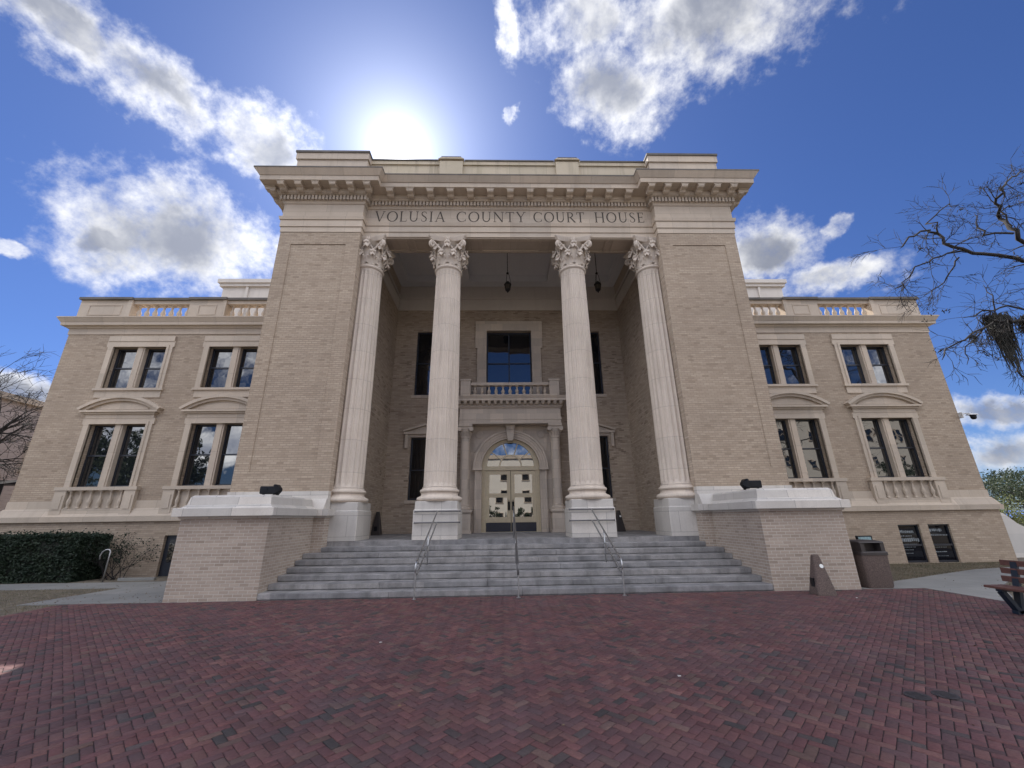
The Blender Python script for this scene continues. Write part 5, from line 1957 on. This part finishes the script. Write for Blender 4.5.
# bare tree at the right whose branches hang into view, with moss
BR = {
    'A': [(16.44, -0.11, 8.82), (15.9, -0.04, 9.1), (14.71, -0.07, 9.36), (13.36, -0.41, 9.39), (13.31, -0.18, 9.97), (13.07, -0.14, 10.17), (12.2, -0.3, 9.75), (11.9, -.2, 9.45)],
    'A2': [(14.03, -0.09, 9.46), (13.16, -0.08, 9.23), (12.4, -0.12, 8.87), (11.85, -0.02, 8.38), (11.69, 0.14, 8.16)],
    'A3': [(14.2, 0.2, 9.42), (13.9, 0.3, 9.0), (13.4, 0.5, 8.5), (13.1, 0.55, 8.0)],
    'A4': [(13.29, -0.2, 9.95), (13.17, -0.25, 10.5), (13.87, -0.29, 11.02), (14.79, 0.08, 11.29)],
    'B': [(17.32, 0.39, 9.34), (17.03, 0.45, 9.92), (16.29, 0.16, 10.31), (16.67, 0.53, 11.18), (16.29, 0.26, 11.59), (16.29, -0.11, 11.9), (17.88, 0.62, 13.09), (19.2, 1.11, 13.82)],
    'B2': [(16.29, 0.16, 10.31), (15.03, -0.04, 10.08), (15.1, 0.12, 10.58), (15.29, 0.17, 11.11)],
    'B3': [(16.2, 0.05, 10.5), (16.14, 0.06, 11.15), (16.53, 0.11, 11.32), (17.36, 0.25, 11.71)],
    'C': [(17.6, .1, 7.2), (16.44, 0.23, 7.34), (15.55, 0.32, 7.18), (14.64, 0.04, 7.09), (14.5, 0.3, 7.15), (13.41, 0.13, 6.63), (12.77, 0.2, 6.31), (11.84, -0.28, 5.73)],
    'C2': [(16.6, .3, 7.3), (15.61, 0.59, 7.86), (14.6, 0.39, 7.67), (14.31, 0.54, 7.51), (13.81, 0.4, 7.38)],
    'C3': [(14.83, 0.41, 7.44), (14.88, 0.34, 8.05), (15.07, 0.53, 8.62)],
    'D': [(17.3, .5, 5.9), (16.08, 0.55, 5.54), (15.26, 0.65, 5.48), (14.82, 0.41, 5.59), (15.44, 0.8, 6.04), (14.92, 0.23, 5.92)],
    'C4': [(14.2, 0.3, 7.0), (13.69, 0.5, 6.46), (13.6, 0.6, 5.91)],
}
R0 = {'A': .062, 'A2': .024, 'A3': .02, 'A4': .02, 'B': .07, 'B2': .03, 'B3': .024, 'C': .05, 'C2': .028, 'C3': .016, 'D': .036, 'C4': .016}
t = thing('bare_tree', 'bare winter tree hanging with moss, reaching in from the right edge', 'tree', (18.6, -.3, -.1))
m = MB()
trunk = [(18.6, -.3, -.2), (18.5, -.28, 1.2), (18.35, -.2, 3.5), (18.2, -.05, 5.4), (18.0, .1, 7.0), (18.05, .3, 8.6), (18.3, .5, 10.5), (18.6, .6, 12.5), (18.8, .62, 13.3)]
rough_trunk(m, trunk, [.42, .34, .30, .27, .23, .18, .13, .075, .02], 14)
m.tube([(18.0, .1, 7.0), (17.6, .1, 7.2)], [.09, .052], 8)
m.tube([(18.0, .15, 7.6), (17.3, 0, 8.4), (16.44, -.11, 8.82)], [.12, .09, .064], 8)
m.tube([(18.03, .2, 8.2), (17.6, .35, 8.9), (17.32, .39, 9.34)], [.12, .09, .072], 8)
m.tube([(18.2, .1, 5.4), (17.8, .4, 5.9), (17.3, .5, 5.9)], [.08, .055, .038], 8)
m.build('trunk', BARK, t, True)
m = MB()
tips = []
for (q, d, L, r) in (((18.05, .3, 8.6), (1, .3, .4), 1.9, .08), ((18.3, .5, 10.5), (1, -.3, .5), 1.7, .07), ((18.6, .6, 12.5), (.9, .3, .7), 1.5, .06), ((18.78, .62, 13.2), (.5, .1, 1), .9, .03), ((18.4, .5, 11), (.9, -.9, .3), 1.6, .06), ((18.0, .1, 7.0), (.9, .9, .3), 2.0, .08), ((18.2, 0, 5.6), (1, -.4, .3), 1.9, .07)):
    twig_tree(m, q, d, L, r, 3, .6, .01, .02, .008)
for k, pts in BR.items():
    r0 = R0[k]
    n = len(pts)
    # fine zig-zag between the guide points
    fine, rad = [], []
    for i in range(n - 1):
        a, b_ = Vector(pts[i]), Vector(pts[i + 1])
        for j in range(3):
            q = a.lerp(b_, j / 3)
            if 0 < i + j / 3:
                q += Vector((random.gauss(0, .035), random.gauss(0, .05), random.gauss(0, .035)))
            fine.append(q)
            rad.append(r0 * (1 - .8 * (i + j / 3) / (n - 1)) + .006)
    fine.append(Vector(pts[-1]))
    rad.append(.006)
    m.tube(fine, rad, 6, False)
    for i in range(2, len(fine) - 1):
        for _ in range(2 if r0 < .06 or i > len(fine) * .4 else 1):
            if random.random() < .6:
                d = (fine[i + 1] - fine[i]).normalized()
                a = Vector((random.gauss(0, 1), random.gauss(0, .8), random.gauss(-.1, 1)))
                nd = (d * .5 + a.normalized() * .8).normalized()
                twig_tree(m, fine[i], nd, random.uniform(.35, .8), max(.008, rad[i] * .4), random.choice((1, 2)), .6, .03, 0, .0065, tips)
# seed clusters and ball moss on the twigs
inner = [p for p in tips if p.x > 12.6 and p.z > 6.3]
for _ in range(26):
    p = random.choice(inner)
    for __ in range(random.randint(5, 14)):
        q = p + Vector((random.gauss(0, .05), random.gauss(0, .05), random.gauss(0, .05)))
        e_ = q + Vector((random.gauss(0, .05), random.gauss(0, .05), random.gauss(0, .05)))
        m.tube([q, e_], .012, 3)
m.build('branches', BARK, t, True)
for (cx, cy, cz, w_, h_, n) in ((14.95, .5, 7.45, .27, 2.15, 380), (15.65, .35, 7.35, .2, 1.0, 120), (14.65, .45, 7.12, .12, .7, 40), (16.1, .5, 7.2, .2, .8, 60), (13.6, .2, 6.65, .1, .35, 25)):
    m = MB()
    for _ in range(n):
        u_ = random.gauss(0, .5)
        x, y = cx + u_ * w_, cy + random.gauss(0, .4) * w_
        L = h_ * random.uniform(.35, 1.0) * max(.25, 1 - abs(u_) * .75)
        pts = [Vector((x, y, cz + random.gauss(0, .06)))]
        for k in range(5):
            pts.append(pts[-1] + Vector((random.gauss(0, .03) - .035 * u_ + .0, random.gauss(0, .03), -L / 5)))
        m.tube(pts, [.012, .013, .011, .009, .007, .004], 3, False)
    m.build('hanging_moss', MOSS, t)

# bare tree at the far left
random.seed(9)
t = thing('bare_tree', 'bare winter tree before the brick building at the left edge', 'tree', (-27.5, 10.5, -.15))
m = MB()
m.tube([(-27.5, 10.5, -.2), (-27.4, 10.5, 2), (-27.1, 10.4, 4), (-26.9, 10.3, 5.6)], [.34, .28, .24, .19], 12)
m.build('trunk', BARK, t, True)
m = MB()
for (d, L, r) in (((.95, -.1, .35), 2.3, .11), ((.3, .1, 1), 2.6, .12), ((-.5, .2, 1), 3.4, .13), ((.1, -.6, .8), 2.4, .10), ((.75, .3, .75), 2.3, .10), ((.85, .0, .05), 2.3, .09)):
    twig_tree(m, (-26.95, 10.32, random.uniform(4.2, 5.5)), d, L, r, 4, .62, .01, .02, .010)
m.build('branches', BARK, t, True)


def leafy(name, label, x, y, h, w, mat, n, seed, group=None, base=-.15, low=.3):
    rs = np.random.default_rng(seed)
    random.seed(seed)
    t = thing(name, label, 'tree', (x, y, base), group)
    m = MB()
    tips = []
    m.tube([(x, y, base), (x + .1, y, base + h * .2), (x + .05, y + .1, base + h * .42)], [h * .035, h * .028, h * .02], 10)
    cl = []
    for i in range(26):
        a = rs.uniform(0, 2 * math.pi)
        rr = math.sqrt(rs.uniform(0, 1)) * w * .42
        zz = base + h * (low + .08 + (.9 - low) * rs.uniform(0, 1) * (1 - .45 * (rr / (w * .5)) ** 2))
        c = np.array((x + rr * math.cos(a), y + rr * math.sin(a), zz))
        cl.append(c)
        mid = Vector((x + .3 * (c[0] - x), y + .3 * (c[1] - y), base + h * .42 + .4 * (zz - base - h * .42)))
        m.tube([(x + .05, y + .1, base + h * .36), mid, tuple(c)], [h * .014, h * .009, h * .003], 5)
    m.build('trunk', BARK, t, True)
    per = n // len(cl)
    Ps = []
    for c in cl:
        s = w * rs.uniform(.085, .15)
        q = rs.normal(size=(per, 3))
        q /= np.linalg.norm(q, axis=1)[:, None]
        q *= (rs.uniform(.35, 1.0, (per, 1)) ** .5) * s * (1 + .35 * np.sin(q[:, :1] * 9))
        q[:, 2] *= .7
        Ps.append(c + q)
    P = np.concatenate(Ps)
    V, F = leaf_cloud(P, h * .017)
    link('crown', mesh_np('crown', V, F, mat), t)


leafy('evergreen_tree', 'tall dark green oak beyond the right corner of the courthouse', 53, 30, 5.5, 12, LEAF, 9000, 31)
leafy('evergreen_tree', 'dark green oak at the right edge with a broken crown', 62, 36, 6.8, 13, LEAF, 9000, 33)
leafy('evergreen_tree', 'small sunlit yellow green tree below the dark oaks', 41.5, 24, 3.0, 5.5, LEAFY, 6000, 37, low=.12)
leafy('evergreen_tree', 'low dark green tree behind the white wall', 43, 20, 2.5, 6, LEAF, 6000, 39, low=.06)

# ------------------------------------------------------------------ right side: white wall and canopy
t = thing('white_wall', 'white stucco wall with a curved top beyond the courthouse corner', 'wall', (23, 8, -.15))
m = MB()
top = [(21.62, 1.70), (21.9, 1.63), (22.15, 1.42), (22.4, 1.18), (22.8, .98), (23.4, .92), (27, .92)]
m.prism_y([(21.62, -.2)] + top + [(27, -.2)], 8.0, 8.35)
m.build('panel', WHITEWALL, t)
MB().box(21.52, 21.618, 7.92, 8.42, -.2, 1.60).build('end_strip', BRICK, t)  # narrow tan strip against the wall's left end
t = thing('canopy', 'blue topped white canopy glimpsed at the right edge', 'canopy', (45.2, 25, -.15))
MB().frustum((43.6, 47, 24, 27.4), (44.6, 46, 25, 26.4), 1.15, 1.75).build('roof', BLUE, t)
m = MB()
for (p, q) in (((43.65, 24.05), (46.95, 24.05)), ((43.65, 27.35), (46.95, 27.35))):
    m.box(p[0], q[0], p[1] - .02, p[1] + .02, -.1, 1.12)
m.build('valance', WHITECAN, t)
for (px, py) in ((43.65, 24.12), (46.95, 24.12), (43.65, 27.28), (46.95, 27.28)):
    MB().tube([(px, py, -.2), (px, py, 1.14)], .04, 6).build('leg', STEEL, t)

# ------------------------------------------------------------------ neighbouring building at the left
def block(name, label, x0, x1, y0, y1, h, mat, rows, cols, face, roof=.5, wz=1.5):
    """building whose windows on one face ('x+', 'y+') are real recessed parts"""
    t = thing(name, label, 'building', ((x0 + x1) / 2, (y0 + y1) / 2, -.15))
    m = MB().box(x0, x1, y0, y1, -.2, h)
    w = m.build('walls', mat, t)
    c = MB().box(x0 - .25, x1 + .25, y0 - .25, y1 + .25, h + .002, h + roof)
    c.build('cornice', STONE, t)
    L = (y1 - y0) if face == 'x+' else (x1 - x0)
    for r_ in range(rows):
        for k in range(cols):
            u = (k + .5) / cols * L
            z0 = .8 + r_ * (h - .6) / rows
            z1 = z0 + wz
            f, g = MB(), MB()
            def bb(mb, u0, u1, d0, d1, a, b_):
                if face == 'x+':
                    mb.box(x1 + d0, x1 + d1, y0 + u0, y0 + u1, a, b_)
                else:
                    mb.box(x0 + u0, x0 + u1, y1 + d0, y1 + d1, a, b_)
            bb(f, u - .65, u - .57, .0, .1, z0, z1); bb(f, u + .57, u + .65, .0, .1, z0, z1)
            bb(f, u - .57, u + .57, .0, .1, z1 - .08, z1); bb(f, u - .7, u + .7, .0, .14, z0 - .1, z0)
            bb(f, u - .57, u + .57, .0, .08, (z0 + z1) / 2 - .03, (z0 + z1) / 2 + .03)
            fo = f.build('window', STONE, t)
            bb(g, u - .57, u + .57, .01, .03, z0, z1 - .08)
            g.build('pane', GLASS, fo)
    return t


block('brick_building', 'pinkish brick building with a stone cornice at the left edge', -46, -29, 9, 34, 8.6, PINKB, 2, 6, 'x+', .35, 1.7)
# dark awning on its posts near the left edge
t = thing('black_awning', 'small black awning on a post at the far left edge', 'awning', (-27.0, 12.2, -.15))
MB().prism_x([(11.6, 3.75), (12.9, 4.05), (12.9, 3.75)], -28.9, -26.15).build('cover', BLACK, t)
MB().tube([(-26.3, 11.7, -.2), (-26.3, 11.7, 3.75)], .10, 10).build('post', BLACK, t)

# ------------------------------------------------------------------ across the street (what the panes mirror)
block('cream_building', 'cream rendered building across the street, seen in the door glass', -14, 12, -62, -44, 11.5, CREAM, 3, 8, 'y+', .6, 2.0)
block('cream_building', 'long cream building across the street, seen in the right wing panes', 16, 105, -62, -46, 17.5, CREAM, 4, 18, 'y+', .6, 1.8)
leafy('evergreen_tree', 'broad street tree seen mirrored in the left wing panes', -50, -36, 15, 17, LEAF, 7000, 51)
leafy('evergreen_tree', 'taller street tree seen mirrored beside the broad one in the left wing panes', -66, -39, 18, 15, LEAF, 6000, 52)
leafy('evergreen_tree', 'street tree seen mirrored in the right wing panes', 62, -38, 10, 12, LEAF, 6000, 53)
leafy('evergreen_tree', 'low rounded dark tree mirrored in the left leaf of the door', -1.25, -31, 4.3, 3.6, LEAF, 4500, 57, low=.08)
leafy('evergreen_tree', 'low rounded dark tree mirrored in the right leaf of the door', 2.9, -30, 4.4, 3.4, LEAF, 4500, 59, low=.08)
